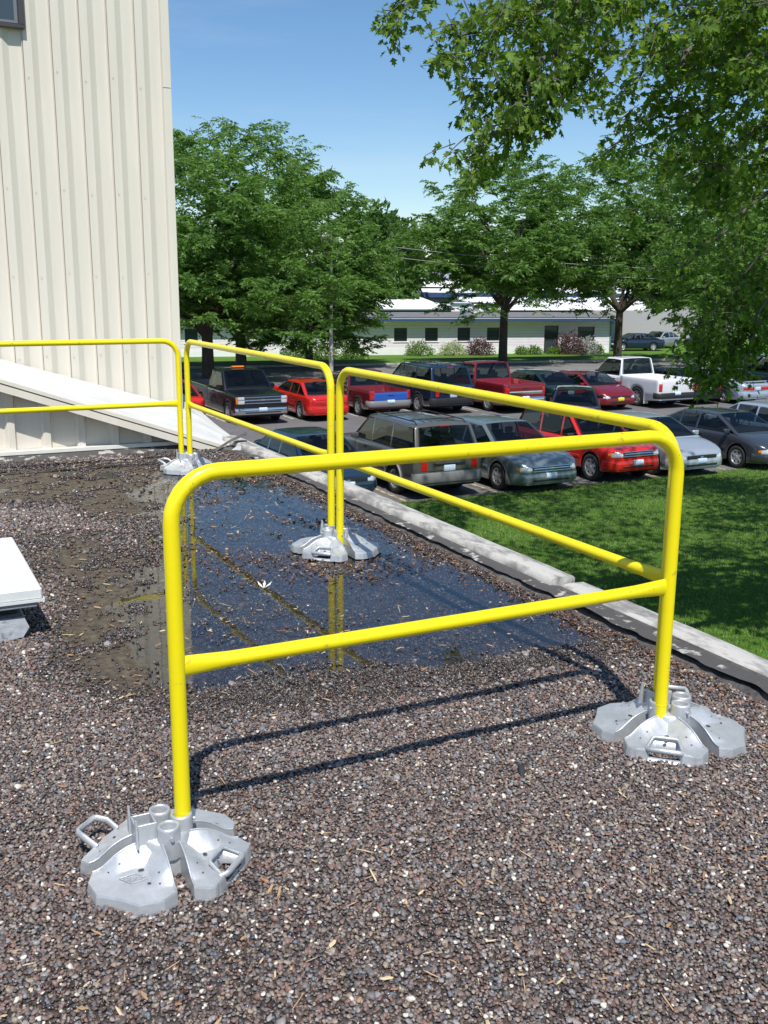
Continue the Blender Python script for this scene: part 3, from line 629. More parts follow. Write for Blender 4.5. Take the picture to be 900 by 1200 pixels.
# lower wall under the sloping roof
def nearz(x): return .70-.355*(x-.92)
def roofz(x, y): return nearz(x)+(y-8.93)*(.20+(x-1)*.075 if x < 2.66 else .3245-(x-2.66)*.49)
def low_panel(w, z1a, z1b):
    prof = [(.0, 0), (.045, 0), (.062, .045), (w-.035, .05), (w-.012, .006), (w, .004)]
    b_ = MB(); b_.grid([[(x, y, .085) for x, y in prof], [(x, y, z1a+(z1b-z1a)*x/w) for x, y in prof]], False); return b_
x = 2.74; LW = .292
while x > -1.4:
    x -= LW; za = min(1.5, nearz(x)-.05); zb = min(1.5, nearz(x+LW)-.05)
    if zb < .09: continue
    o = low_panel(LW, za, zb).build('lower_siding_panel', m_cream, clad); o.location = (x, 9.10-9.6, 0)
mb = MB(); mb.prism([(-1.5, .0), (2.9, .0), (2.74, .06), (2.5, .14), (-1.5, 1.5)], 9.17-9.6, .0, 'y'); mb.build('backing_wall', m_cream, clad)
mb = MB(); mb.box(-1.5, 2.72, 9.055-9.6, 9.14-9.6, .052, .086, .002); mb.build('base_flashing', m_flash, clad)
P = []
for x in np.arange(-2.5, 2.80, .04):
    f = lambda a, s: float(fbm(np.array([x*a]), np.array([s*1.7]), s)[0])-.5
    P.append([(x, 8.86+f(4, 61)*.05, -.01), (x, 8.93+f(5, 62)*.03, .012+f(9, 63)*.012), (x, 9.0, .03+f(7, 64)*.015), (x, 9.08, .052+f(6, 65)*.008), (x, 9.10, .054)])
b_ = MB(); b_.grid(P, True); b_.v = [(v[0], v[1]-9.6, v[2]) for v in b_.v]; b_.build('base_membrane', m_felt, clad)
# sloping roof with ribs that run down to the eave
sr = MB(); y0_, y1_ = 8.93, 12.2
def strip(ya, yb, dz=0):
    b_ = MB(); xs = np.linspace(-1.6, 3.22, 22)
    prof = [(0, 0), (.020, .034), (.048, .034), (.070, 0), (yb-ya, 0)]
    rows = []
    for x in xs:
        rows.append([(x, ya+p-9.6, roofz(x, ya+p)+h) for p, h in prof])
    b_.grid(rows, False); return b_
slab = MB(); rows = []
for x in np.linspace(-1.6, 3.215, 22): rows.append([(x, y-9.6, roofz(x, y)-.012) for y in np.linspace(8.975, y1_, 14)])
slab.grid(rows); sro = slab.build('sloping_roof', m_whiteroof, clad)
ya = 8.975
while ya < y1_:
    strip(ya, ya+.275).build('roof_panel', m_whiteroof, sro); ya += .277
def fascia(x0, x1, ya, yb, dz0, dz1):
    b_ = MB(); b_.add([(x, y-9.6, nearz(x)+dz) for x in (x0, x1) for y in (ya, yb) for dz in (dz0, dz1)], [(0, 1, 3, 2), (4, 6, 7, 5), (0, 4, 5, 1), (2, 3, 7, 6), (0, 2, 6, 4), (1, 5, 7, 3)]); return b_
fascia(-1.6, 3.20, 8.940, 8.972, -.014, .018).build('gable_trim', m_cream, sro)
fascia(-1.6, 3.12, 8.952, 8.972, -.024, -.016).build('trim_gap', m_creamd, sro)
fascia(-1.6, 3.08, 8.944, 8.972, -.088, -.026).build('gable_board', m_cream, sro)
fascia(-1.6, 3.0, 8.974, 9.10, -.086, -.070).build('soffit', m_cream, sro)
# crumbling kerb end and rubble at the corner
rub = empty('roof_corner_rubble', (2.98, 8.75, 0), label='broken lumps of old roofing piled at the foot of the sloping roof', cat='rubble')
for (dx, dy, s, m_) in ((-.05, -.05, .07, m_block), (.03, .06, .06, m_cop), (-.16, .05, .05, m_memb), (-.12, -.12, .035, m_bits), (.06, -.14, .045, m_cop), (-.22, -.02, .03, m_bits)):
    b_ = MB(); n = 8; vs = []
    for i in range(5):
        for k in range(n): a = 2*PI*k/n; q_ = math.sin(PI*(i+.4)/5.2); rr_ = s*q_*random.uniform(.8, 1.25); vs.append((dx+rr_*1.5*math.cos(a), dy+rr_*math.sin(a), s*.9*(i/4)))
    fs = [(i*n+k, i*n+(k+1) % n, (i+1)*n+(k+1) % n, (i+1)*n+k) for i in range(4) for k in range(n)]+[tuple(range(4*n, 5*n))]
    b_.add(vs, fs); b_.build('lump', m_, rub)
b_ = MB(); b_.grid([[(-.30, .02, .0), (-.14, .03, .09), (0.02, .02, .15)], [(-.26, .12, .02), (-.1, .14, .10), (.05, .12, .165)]], False); b_.build('torn_flap', m_memb, rub)
badge(base_l)

# ------------------------------------------------------------------ vehicles

def glass_mat():
    m = bpy.data.materials.new('window_glass'); m.use_nodes = True; N, Lk = nodes_of(m); N.remove(N['Principled BSDF'])
    f_ = fresnel(N, Lk, 1.45); g_ = N.new('ShaderNodeBsdfGlossy'); g_.inputs['Roughness'].default_value = .02
    t_ = N.new('ShaderNodeBsdfTransparent'); t_.inputs['Color'].default_value = (.42, .47, .46, 1); x_ = N.new('ShaderNodeMixShader')
    Lk.new(f_.outputs[0], x_.inputs[0]); Lk.new(t_.outputs[0], x_.inputs[1]); Lk.new(g_.outputs[0], x_.inputs[2]); Lk.new(x_.outputs[0], N['Material Output'].inputs['Surface']); return m
m_cglass = glass_mat()
m_seat = mat('seat_fabric', (0.16, 0.15, 0.14), .9, var=.2); m_dash = mat('dashboard', (0.03, 0.03, 0.03), .7)
m_tyre = mat('tyre_rubber', (0.025, 0.025, 0.026), 0.8)
m_trim = mat('black_plastic', (0.022, 0.022, 0.024), 0.5)
m_rim = mat('alloy_rim', (0.62, 0.63, 0.65), 0.28, 0.7)
m_steel = mat('steel_rim', (0.35, 0.35, 0.36), 0.35, 0.7)
m_chrome = mat('chrome', (0.75, 0.76, 0.78), 0.12, 1.0)
m_tail = mat('tail_lamp_red', (0.50, 0.012, 0.012), 0.12, 0, 0.6, coat=1)
m_head = mat('head_lamp', (0.72, 0.74, 0.76), 0.08, 0.35, 0.8, coat=1)
m_amber = mat('amber_lamp', (0.75, 0.20, 0.01), 0.15, 0, 0.6, coat=1)
m_platew = mat('plate_blue_white', (0.55, 0.66, 0.78), 0.4, col2=(0.22, 0.38, 0.62), scale=30, stretch=(1, 1, 1.4), thr=0.42)
m_platey = mat('plate_yellow', (0.75, 0.62, 0.05), 0.4)
m_under = mat('underbody', (0.012, 0.012, 0.012), 0.9)
def car(kind, loc, rz, m_body, label, cat, L=4.8, W=1.8, H=1.43, belt=.92, deck=None, gh=None, hood=None, wb=None, wr=.325, rim=None, low=None, bump=None, group='cars parked in the lot',
        lampf='wide', grille='dark', lampr='block', rack=False, flare=None, mirror=None, plate=m_platew, tailgate=None, stickers=False, detail=1, roofm=None, spoiler=False, name='parked_car', lightbar=False, flaps=False, bedw=.11, windows=None):
    """front of the vehicle towards local +Y; returns the thing"""
    e = empty(name, loc, rz, label, cat, group)
    rim = rim or m_rim; bump = bump or m_body; low = low or m_body; hl = L/2; hw = W/2
    wb = wb or L*.575; yf = wb/2+.02*L; yr = yf-wb; AR = wr+.055
    hood = hood or (belt-.02, .68)              # height at windscreen, height at nose
    truck = kind == 'pickup'
    if kind == 'sedan': gh = gh or (-.40, -.19, .10, .30); deckz = deck or (belt+.02, belt-.06)
    elif kind == 'suv': gh = gh or (-.485, -.43, .08, .24); deckz = (belt, belt-.02)
    elif kind == 'van': gh = gh or (-.485, -.44, .20, .37); deckz = (belt, belt-.02)
    elif kind == 'pickup': gh = gh or (-.07, -.045, .12, .24); deckz = deck or (belt+.03, belt+.03)
    y_rb, y_rt, y_ft, y_fb = [g_*L for g_ in gh]
    def topz(y):
        if y > y_fb:
            t = (y-y_fb)/(hl-y_fb); return hood[0]+(hood[1]-hood[0])*(t**1.7)
        if y < y_rb:
            t = (y_rb-y)/(y_rb+hl+1e-6); return deckz[0]+(deckz[1]-deckz[0])*t**2
        return belt+.005 if not truck or y > y_rb else deckz[0]
    ec = .50 if kind != 'pickup' else .16
    ecr = .40 if kind == 'sedan' else .12
    def hw_at(y):
        en = ec if y > 0 else ecr
        d = abs(y)-(hl-en)
        if d <= 0: return hw*(1-.012*(abs(y)/hl)**2)
        t = min(1, d/en); return hw*(1-(.24 if en > .3 else .09)*t**2.4)
    def botz(y):
        z = .20+.06*max(0, (abs(y)/hl)-.75)*4
        if truck or kind == 'suv': z += .10
        for yc in (yf, yr):
            d = abs(y-yc)
            if d < AR: z = max(z, wr+math.sqrt(max(0, AR*AR-d*d))*1.0)
        return z
    ys = set(np.round(np.linspace(-hl, hl, 27), 4))
    for yc in (yf, yr):
        for t in np.linspace(-PI/2, PI/2, 13): ys.add(round(float(yc+AR*math.sin(t)), 4))
        ys.add(round(yc-AR-.004, 4)); ys.add(round(yc+AR+.004, 4))
    for y in (y_rb, y_fb, -hl+.03, hl-.03, -hl+.1, hl-.1, hl-.2): ys.add(round(y, 4))
    bed0, bed1 = -hl+.07, y_rb-.05
    if truck:
        for y in (bed0, bed0+.002, bed1, bed1-.002): ys.add(round(y, 4))
    ys = sorted(y for y in ys if -hl <= y <= hl); rows = []
    crown = .035 if not truck else .02
    for y in ys:
        w = hw_at(y); T = topz(y); B = botz(y); endt = min(1, (hl-abs(y))/.10); T = T-(1-endt)**2*.06; w = w-(1-endt)**2*.02
        cr = crown if y > y_fb or y < y_rb else 0
        sh = max(B+.02, T-.16)
        if truck and bed0 < y < bed1:
            half = [(0, .66 if T > .9 else .6), (w*.5, .62), (w-bedw, .62), (w-bedw+.005, T), (w-.05, T+.012), (w-.015, T-.01), (w, T-.05), (w*1.0, sh), (w*1.003, (sh+B)/2), (w*.992, B+.015 if B < sh else B), (w*.96, B)]
        else:
            half = [(0, T+cr), (w*.45, T+cr*.85), (w*.75, T+cr*.5), (w*.86, T+cr*.2), (w*.92, T-.008), (w*.965, T-.028), (w*.99, T-.07), (w*1.0, sh), (w*1.003, (sh+B)/2), (w*.992, B+.015), (w*.96, B)]
        rows.append([(-x, y, z) for x, z in half[::-1]]+[(x, y, z) for x, z in half[1:]])
    b_ = MB(); b_.grid(rows, True)
    for r_ in (rows[0], rows[-1]): b_.add(r_, [tuple(range(len(r_)))])
    body = b_.build('body', m_body, e, weld=True)
    for p_ in body.data.polygons:
        if len(p_.vertices) > 4: p_.use_smooth = False
    b_ = MB(); zb = .26 if not (truck or kind == 'suv') else .34
    b_.box(-hw+.16, hw-.16, -hl+.12, hl-.15, zb-.05, .60 if truck else .66); b_.box(-hw+.05, hw-.05, yr+AR+.03, yf-AR-.03, zb-.06, zb+.06)
    b_.build('underbody', m_under, e)
    # greenhouse
    wbm = hw*.945; wrm = hw*(.74 if kind == 'sedan' else .82 if kind in ('suv', 'pickup') else .84); zb0 = belt-.01
    def gz(y):
        if y <= y_rt: t = (y-y_rb)/(y_rt-y_rb); t = max(0, t); return zb0+(H-.02-zb0)*(t**.92)
        if y >= y_ft: t = max(0, (y_fb-y)/(y_fb-y_ft)); return zb0+(H-.015-zb0)*(t**.90)
        t = (y-y_rt)/(y_ft-y_rt); return H-.02+.02*math.sin(PI*t)*1.0
    def wz(z): t = min(1, max(0, (z-zb0)/(H-zb0))); return wbm+(wrm-wbm)*(t**1.15)
    if windows: cuts = [c*L for c in windows]
    elif kind == 'sedan': cuts = [-.035*L, y_rt*.9-.05]
    elif kind == 'suv': cuts = [.0*L+.02, -.215*L]
    elif kind == 'van': cuts = [.10*L, -.16*L]
    else: cuts = []
    ws0, ws1 = y_ft+.02*(y_fb-y_ft), y_fb-.07*(y_fb-y_ft)
    rw0, rw1 = (y_rb+.05*(y_rt-y_rb), y_rt-.08*(y_rt-y_rb)) if kind in ('suv', 'van') else (y_rb+.07*(y_rt-y_rb), y_rt-.02*(y_rt-y_rb))
    so0, so1 = y_rb+(.12 if kind == 'sedan' else .10), y_fb-.16
    extra = [ws0, ws1, rw0, rw1, so0, so1]+[c+d for c in cuts for d in (-.04, .04)]
    gy = sorted(set([round(float(v), 4) for v in list(np.linspace(y_rb, y_rt, 7))+list(np.linspace(y_rt, y_ft, 9))+list(np.linspace(y_ft, y_fb, 8))+extra]))
    rows = []
    for y in gy:
        G = gz(y); w = wz(G); hh = G-zb0; rd = min(.055, hh*.5)
        half = [(0, G+.02*min(1, hh*4)), (w*.45, G+.017*min(1, hh*4)), (w*.84, G+.004), (w-.045, G-rd*.12), (w-.012, G-rd*.45), (wz(G-rd), G-rd)]
        for k in range(1, 4): z = (G-rd)+(zb0-(G-rd))*k/3; half.append((wz(z), z))
        rows.append([(-x, y, z) for x, z in half[::-1]]+[(x, y, z) for x, z in half[1:]])
    b_ = MB(); nc = len(rows[0]); b_.v = [tuple(p) for r_ in rows for p in r_]
    for i in range(len(rows)-1):
        ym = (gy[i]+gy[i+1])/2
        side_open = so0 < ym < so1 and not any(abs(ym-c) < .04 for c in cuts)
        top_open = ws0 < ym < ws1 or rw0 < ym < rw1
        for j in range(nc-1):
            if (j < 3 or j >= nc-4) and side_open: continue
            if 6 <= j <= nc-8 and top_open: continue
            b_.f.append((i*nc+j, i*nc+j+1, (i+1)*nc+j+1, (i+1)*nc+j)); b_.sm.append(True)
    b_.build('cabin', m_body, e, weld=True)
    b_ = MB(); b_.box(-wbm+.05, wbm-.05, y_rb+.04, y_fb-.06, belt-.02, belt+.03, .01); b_.build('interior', m_dash, e)
    b_ = MB(); b_.box(-wbm+.12, wbm-.12, y_fb-.62, y_fb-.12, belt+.03, belt+.07, .02); b_.build('dashboard', m_dash, e)
    rowsy = [y_ft-.42] + ([y_rt+.45] if kind != 'pickup' or (y_ft-y_rt) > 1.1 else []) + ([(y_ft+y_rt)/2-.2] if kind in ('suv', 'van') else [])
    for yy_ in rowsy:
        for sx_ in (-.38, .38):
            b_ = MB(); hz = min(H-.22, belt+.34); b_.box(sx_-.22, sx_+.22, yy_-.07, yy_+.05, belt+.02, hz-.14, .05); b_.box(sx_-.12, sx_+.12, yy_-.06, yy_+.02, hz-.135, hz+.02, .03); b_.build('seat', m_seat, e)
    b_ = MB(); b_.tube([(-.38+.17*math.cos(t), y_ft+.02+.05*math.sin(t), belt+.08+.17*math.sin(t)) for t in np.linspace(0, PI, 7)], .014, 5); b_.build('steering_wheel', m_dash, e)
    # glass
    def gl_front(ya, yb, name, inset=.075):
        P = []
        for i in range(7):
            y = ya+(yb-ya)*i/6; G = gz(y); w = wz(G)-inset; nrm = Vector((0, (1 if yb > 0 and name == 'windscreen' else -1)*.7, .7)).normalized()*.010
            P.append([Vector((w*u, y, G+.02*(1-u*u)*min(1, (G-zb0)*4)-.002))+nrm for u in np.linspace(-1, 1, 7)])
        b_ = MB(); b_.grid(P, True); return b_.build(name, m_cglass, e)
    gl_front(ws0, ws1, 'windscreen', .06)
    if kind in ('suv', 'van'):                         # the tailgate glass only on the upper part
        gl_front(rw0, rw1, 'rear_window', .09)
    else: gl_front(rw0, rw1, 'rear_window', .08)
    def side_win(pts, nm='side_window'):
        for s in (-1, 1):
            b_ = MB(); vs = [(s*(wz(z)+.005), y, z) for y, z in pts]; n = len(vs); b_.add(vs, [tuple(range(n))]); b_.build(nm, m_cglass, e)
    zl, zh = belt+.03, H-.085
    yft = lambda z: y_fb-(z-zb0)/(H-zb0)*(y_fb-y_ft)-.13
    yrt = lambda z: y_rb+(z-zb0)/(H-zb0)*(y_rt-y_rb)+(.13 if kind == 'sedan' else .10)
    edges = [None]+cuts+[None]
    for i in range(len(edges)-1):
        fr_, bk = edges[i], edges[i+1]; g_ = .035
        f_lo = yft(zl) if fr_ is None else fr_-g_; f_hi = yft(zh) if fr_ is None else fr_-g_
        r_lo = yrt(zl) if bk is None else bk+g_; r_hi = yrt(zh) if bk is None else bk+g_
        if f_lo-r_lo < .10: continue
        if f_hi < r_hi+.02: f_hi = r_hi = (f_hi+r_hi)/2
        side_win([(f_lo, zl), (f_hi, zh), (r_hi, zh), (r_lo, zl)])
    # outline of the plan at bumper level, for parts that wrap the ends
    def outline(front):
        s = 1 if front else -1; pts = [(0, s*hl)]
        yy = [hl-.0, hl-.02, hl-.05, hl-.09, hl-.14, hl-.20, hl-.28, hl-.38, hl-.5, hl-.65, hl-.85, hl-1.1]
        x_end = hw_at(s*hl)-.02
        for k in range(1, 6): pts.append((x_end*k/5, s*(hl+.004)))
        for y in yy[1:]: pts.append((hw_at(s*y)-(1-min(1, (hl-y)/.10))**2*.02, s*y))
        acc = [0]
        for a, c in zip(pts[:-1], pts[1:]): acc.append(acc[-1]+math.hypot(c[0]-a[0], c[1]-a[1]))
        return pts, acc
    OUT = {True: outline(True), False: outline(False)}
    def patch(front, s0, s1, z0, z1, m_, nm, off=.012, parent=e, mirror_=False, zin=0, n=8):
        """slab hugging the end of the car between arc positions s0..s1 from the centre line (negative = left)"""
        pts, acc = OUT[front]; P1, P0 = [], []
        def at_s(s):
            a = abs(s); x = np.interp(a, acc, [p[0] for p in pts]); y = np.interp(a, acc, [p[1] for p in pts]); a2 = a+.01; a1 = max(0, a-.01)
            tx = np.interp(a2, acc, [p[0] for p in pts])-np.interp(a1, acc, [p[0] for p in pts]); ty = np.interp(a2, acc, [p[1] for p in pts])-np.interp(a1, acc, [p[1] for p in pts])
            nx, ny = (-ty, tx) if not front else (-ty, tx)
            if front: nx, ny = -ty, tx
            l = math.hypot(nx, ny) or 1; nx, ny = nx/l, ny/l
            if (front and ny < -.05) or (not front and ny > .05) or nx < -.2: nx, ny = -nx, -ny
            sg = 1 if s >= 0 else -1; return Vector((x*sg, y, 0)), Vector((nx*sg, ny, 0))
        outer, inner = [], []
        for i in range(n+1):
            p, nn_ = at_s(s0+(s1-s0)*i/n)
            outer.append([p+nn_*off*.5+Vector((0, 0, z0)), p+nn_*off+Vector((0, 0, z0+.2*(z1-z0))), p+nn_*off+Vector((0, 0, z0+.8*(z1-z0)))-nn_*zin*.5, p+nn_*(off*.5-zin)+Vector((0, 0, z1))])
            inner.append([p-nn_*.04+Vector((0, 0, z0)), p-nn_*(.04+zin)+Vector((0, 0, z1))])
        b_ = MB(); b_.grid(outer, True); b_.grid([[o[3], i_[1]] for o, i_ in zip(outer, inner)], False); b_.grid([[o[0], i_[0]] for o, i_ in zip(outer, inner)], False)
        for o, i_ in ((outer[0], inner[0]), (outer[-1], inner[-1])): b_.add([o[0], o[1], o[2], o[3], i_[1], i_[0]], [(0, 1, 2, 3, 4, 5)])
        return b_.build(nm, m_, parent)
    nose = hood[1]; hs = hw_at(hl)
    up = .10 if truck or kind == 'suv' else 0
    # bumpers
    bm_ = m_chrome if bump is m_chrome else bump
    patch(True, -(hs+.42), hs+.42, .30+up, .52+up, bm_, 'front_bumper', .030, n=18)
    patch(True, -hs*.75, hs*.75, .33+up, .40+up, m_trim, 'air_intake', .034)
    patch(False, -(hs+.30), hs+.30, .32+up, .56+up, bm_, 'rear_bumper', .035 if not truck else .06, n=18)
    # lamps, grille
    lw = .30 if lampf == 'wide' else .22
    zt_ = nose-.02; zb_ = nose-.16 if not truck else nose-.26
    for s in (-1, 1):
        a, c = hs-.16, hs+lw*.55
        if lampf == 'stack':
            for q_ in (0, 1): patch(True, s*(hs-.20), s*(hs+.03), zb_+.135*q_, zb_+.125+.135*q_-.01, m_head, 'headlight', .012, n=5)
            patch(True, s*(hs+.04), s*(hs+.12), zb_, zt_, m_amber, 'turn_lamp', .010, n=3)
        else:
            patch(True, s*a, s*c, zb_, zt_-.01, m_head, 'headlight', .010, zin=.03)
            if lampf == 'wide': patch(True, s*(c-.01), s*(c+.08), zb_+.02, zt_-.03, m_amber, 'turn_lamp', .008, zin=.02, n=3)
        if lampr == 'block': patch(False, s*(hs-.22), s*(hs+.14), deckz[1]-.20, deckz[1]-.05, m_tail, 'tail_light', .012)
        elif lampr == 'tall': patch(False, s*(hs-.10), s*(hs+.05), .62+up, .98+up*.6, m_tail, 'tail_light', .014, n=4)
        elif lampr == 'bar': patch(False, s*.20, s*(hs+.10), deckz[1]-.22, deckz[1]-.09, m_tail, 'tail_light', .012)
        elif lampr == 'high': patch(False, s*(hs-.09), s*(hs+.03), .70+up, 1.22, m_tail, 'tail_light', .014, n=4)
    gw = hs-.20
    gz0, gz1 = (zb_+.02, zt_-.01) if truck or kind == 'suv' else (nose-.15, nose-.04)
    if grille != 'none':
        patch(True, -gw, gw, gz0, gz1, m_trim, 'grille', .008)
        if grille == 'chrome':
            patch(True, -gw, gw, (gz0+gz1)/2-.025, (gz0+gz1)/2+.02, m_chrome, 'grille_bar', .022)
            patch(True, -gw-.02, gw+.02, gz1-.02, gz1+.012, m_chrome, 'grille_bar', .020); patch(True, -gw-.02, gw+.02, gz0-.02, gz0+.01, m_chrome, 'grille_bar', .020)
            patch(True, -.07, .07, (gz0+gz1)/2-.03, (gz0+gz1)/2+.03, m_chrome, 'emblem', .03, n=2)
        else:
            patch(True, -gw*.7, gw*.7, gz0-.03, gz0-.008, m_chrome if grille == 'thin' else m_trim, 'grille_bar', .014)
            patch(True, -.05, .05, (gz0+gz1)/2-.022, (gz0+gz1)/2+.022, m_chrome, 'emblem', .016, n=2)
    # plates
    patch(True, -.152, .152, .385+up, .535+up, plate, 'licence_plate', .045, n=2)
    zr = (.60 if kind != 'sedan' else .62)+up*.8
    if truck: zr = .44+up
    patch(False, -.152, .152, zr, zr+.15, m_platew, 'licence_plate', .022 if not truck else .075, n=2)
    if kind in ('suv', 'van'):
        patch(False, -.42, .42, zr+.17, zr+.20, m_trim, 'tailgate_handle', .03, n=4)
        patch(False, -hs+.14, hs-.14, .60+up, .612+up, m_trim, 'tailgate_gap', .006)
        b_ = MB(); b_.box(-.14, .14, y_rt-.075, y_rt-.02, H-.055, H-.025, .005); b_.build('brake_light', m_tail, e)
    if truck and tailgate:
        patch(False, -hs+.10, hs-.10, .66, deckz[0]-.06, tailgate, 'tailgate', .018, n=4)
        patch(False, -.12, .12, deckz[0]-.20, deckz[0]-.15, m_trim, 'tailgate_handle', .026, n=2)
    if truck and stickers == 'band': patch(False, -hs+.12, hs-.12, .74, .92, m_chrome, 'tailgate_panel', .020, n=4)
    if kind == 'sedan': patch(False, -hs*.62, hs*.62, .60, .605, m_trim, 'boot_gap', .006)
    # door lines and handles as thin strips on the side
    dl = [y_fb-.28*1.0, cuts[0] if cuts else (y_rb+.12)]
    if len(cuts) > 1 and kind != 'pickup': dl.append(yr+AR*.75)
    for s in (-1, 1):
        b_ = MB()
        for y in dl:
            z0 = max(botz(y)+.10, .34+up); b_.add([(s*(hw_at(y)*1.003+.0022), y-.006, z0), (s*(hw_at(y)*1.003+.0022), y+.006, z0), (s*(hw_at(y)+.0022), y+.006, belt-.10), (s*(hw_at(y)+.0022), y-.006, belt-.10)], [(0, 1, 2, 3)])
        b_.build('door_gap', m_trim, e)
        hy = [d+.16 for d in dl[1:]]
        for y in hy:
            b_ = MB(); b_.box(min(s*(hw-.03), s*(hw+.018)), max(s*(hw-.03), s*(hw+.018)), y-.02, y+.14, belt-.125, belt-.09, .008); b_.build('door_handle', m_body if detail else m_trim, e)
        b_ = MB(); b_.box(min(s*(hw-.02), s*(hw+.012)), max(s*(hw-.02), s*(hw+.012)), yr+AR+.05, yf-AR-.05, .50+up*.6, .56+up*.6, .008); b_.build('side_moulding', low if low is not m_body else m_trim if detail == 2 else m_body, e)
        # mirrors
        my = y_fb-.34; b_ = MB(); b_.box(min(s*(hw-.06), s*(hw+.15)), max(s*(hw-.06), s*(hw+.15)), my-.05, my+.06, belt+.0, belt+.13+(.04 if truck else 0), .025); b_.build('door_mirror', mirror or m_body, e)
        if flare:
            for yc in (yf, yr):
                b_ = MB(); pts = [(s*(hw+.012), yc+(AR+.025)*math.cos(t), wr+(AR+.025)*math.sin(t)) for t in np.linspace(.0, PI, 13)]
                b_.tube(pts, .030, 6); b_.build('wheel_arch_flare', flare, e)
        if flaps: b_ = MB(); b_.box(min(s*(hw-.24), s*(hw-.0)), max(s*(hw-.24), s*hw), yr-AR-.03, yr-AR-.01, .16, .62); b_.build('mud_flap', m_body, e)
        if rack:
            b_ = MB(); rx = s*(wrm-.10); b_.tube([(rx, y_ft-.15, H-.01), (rx, y_ft-.22, H+.055), (rx, y_rt+.2, H+.055), (rx, y_rt+.10, H-.01)], .016, 6); b_.build('roof_rail', m_trim, e)
    if rack:
        for y in (y_ft-.55, y_rt+.5):
            b_ = MB(); b_.tube([(-(wrm-.10), y, H+.058), ((wrm-.10), y, H+.058)], .014, 6); b_.build('roof_bar', m_trim, e)
        for k in range(4): b_ = MB(); b_.box(-.30+.20*k-.012, -.30+.20*k+.012, y_rt+.35, y_ft-.3, H+.008, H+.024, .004); b_.build('roof_strip', m_body, e)
    if lightbar:
        b_ = MB(); b_.box(-.24, .24, (y_ft+y_rt)/2-.10, (y_ft+y_rt)/2+.10, H+.02, H+.10, .03); b_.build('light_bar', m_amber, e)
    if spoiler:
        b_ = MB(); b_.box(-hs*.85, hs*.85, -hl+.03, -hl+.20, deckz[1]+.12, deckz[1]+.155, .012)
        for s in (-1, 1): b_.box(s*hs*.7-.04, s*hs*.7+.04, -hl+.06, -hl+.17, deckz[1]-.02, deckz[1]+.118, .005)
        b_.build('spoiler', m_body, e)
    if stickers is True:
        b_ = MB()
        for (x, z, w, h) in ((-.55, .50, .28, .13), (-.2, .55, .22, .10), (.12, .50, .30, .15), (.48, .52, .24, .11), (-.5, .25, .2, .08), (-.1, .2, .4, .12), (.4, .22, .2, .1)):
            t0 = z; y = y_rb+(y_rt-y_rb)*t0-.018; zz = zb0+(H-zb0)*t0; b_.add([(x-w/2, y-.004, zz), (x+w/2, y-.004, zz), (x+w/2, y+h*(y_rt-y_rb)/(H-zb0)-.004, zz+h), (x-w/2, y+h*(y_rt-y_rb)/(H-zb0)-.004, zz+h)], [(0, 1, 2, 3)])
        b_.build('window_sticker', m_head, e)
    # wheels
    for s in (-1, 1):
        for yc in (yf, yr):
            w_ = empty('wheel', (s*(hw-.115), yc, wr)); w_.parent = e; Ms = Matrix.Scale(s, 4, (1, 0, 0))
            b_ = MB(); b_.lathe([(wr*.62, -.09), (wr*.92, -.105), (wr*.985, -.085), (wr, -.05), (wr, .05), (wr*.985, .085), (wr*.92, .105), (wr*.66, .10), (wr*.62, .085), (wr*.62, -.09)], 22, Ms, axis='x'); b_.build('tyre', m_tyre, w_)
            b_ = MB(); b_.lathe([(wr*.66, .09), (wr*.63, .098), (wr*.57, .085), (wr*.55, .05)], 22, Ms, axis='x')
            b_.lathe([(wr*.17, .075), (wr*.14, .095), (0, .098)], 10, Ms, axis='x')
            for k in range(6):
                a = k*PI/3; Mr = Ms @ Matrix.Rotation(a, 4, 'X'); b_.add([Mr @ Vector(p) for p in ((.075, -.045*wr/.33, wr*.10), (.090, 0, wr*.1), (.075, .045*wr/.33, wr*.1), (.075, .058*wr/.33, wr*.60), (.088, 0, wr*.6), (.075, -.058*wr/.33, wr*.6))], [(0, 1, 4, 5), (1, 2, 3, 4)])
            b_.build('rim', rim, w_)
            b_ = MB(); b_.lathe([(wr*.6, .045), (0, .045)], 14, Ms, axis='x'); b_.build('dark_backing_disc', m_under, w_)  # near-black backing disc, its colour stands in for the shade between the spokes
    return e
FRONT, REAR = PI, 0.0     # FRONT: nose towards the roof; REAR: tail towards the roof
P_black = paint('paint_black', (0.012, 0.013, 0.016)); P_navy = paint('paint_navy', (0.018, 0.045, 0.085)); P_dkblue = paint('paint_dark_blue', (0.012, 0.028, 0.065))
P_red = paint('paint_red', (0.62, 0.018, 0.012), .22, .1); P_red2 = paint('paint_bright_red', (0.66, 0.022, 0.016), .22, .1); P_maroon = paint('paint_maroon', (0.17, 0.012, 0.02))
P_burg = paint('paint_burgundy', (0.23, 0.012, 0.02)); P_green = paint('paint_dark_green', (0.012, 0.035, 0.035)); P_white = paint('paint_white', (0.74, 0.75, 0.77), .25, 0)
P_silver = paint('paint_silver', (0.50, 0.55, 0.60), .28, .5); P_sage = paint('paint_grey_green', (0.23, 0.28, 0.285), .25, .5); P_brown = paint('paint_grey_brown', (0.135, 0.132, 0.122), .28, .4)
P_grey = paint('paint_dark_grey', (0.062, 0.070, 0.085), .25, .4); P_ltblue = paint('paint_pale_blue', (0.42, 0.49, 0.58), .28, .4); P_bluegate = paint('paint_blue', (0.02, 0.10, 0.45), .3, .1)
m_cladding = mat('grey_cladding', (0.20, 0.20, 0.195), .5)
def put(x, y): return (x, y, GZ)
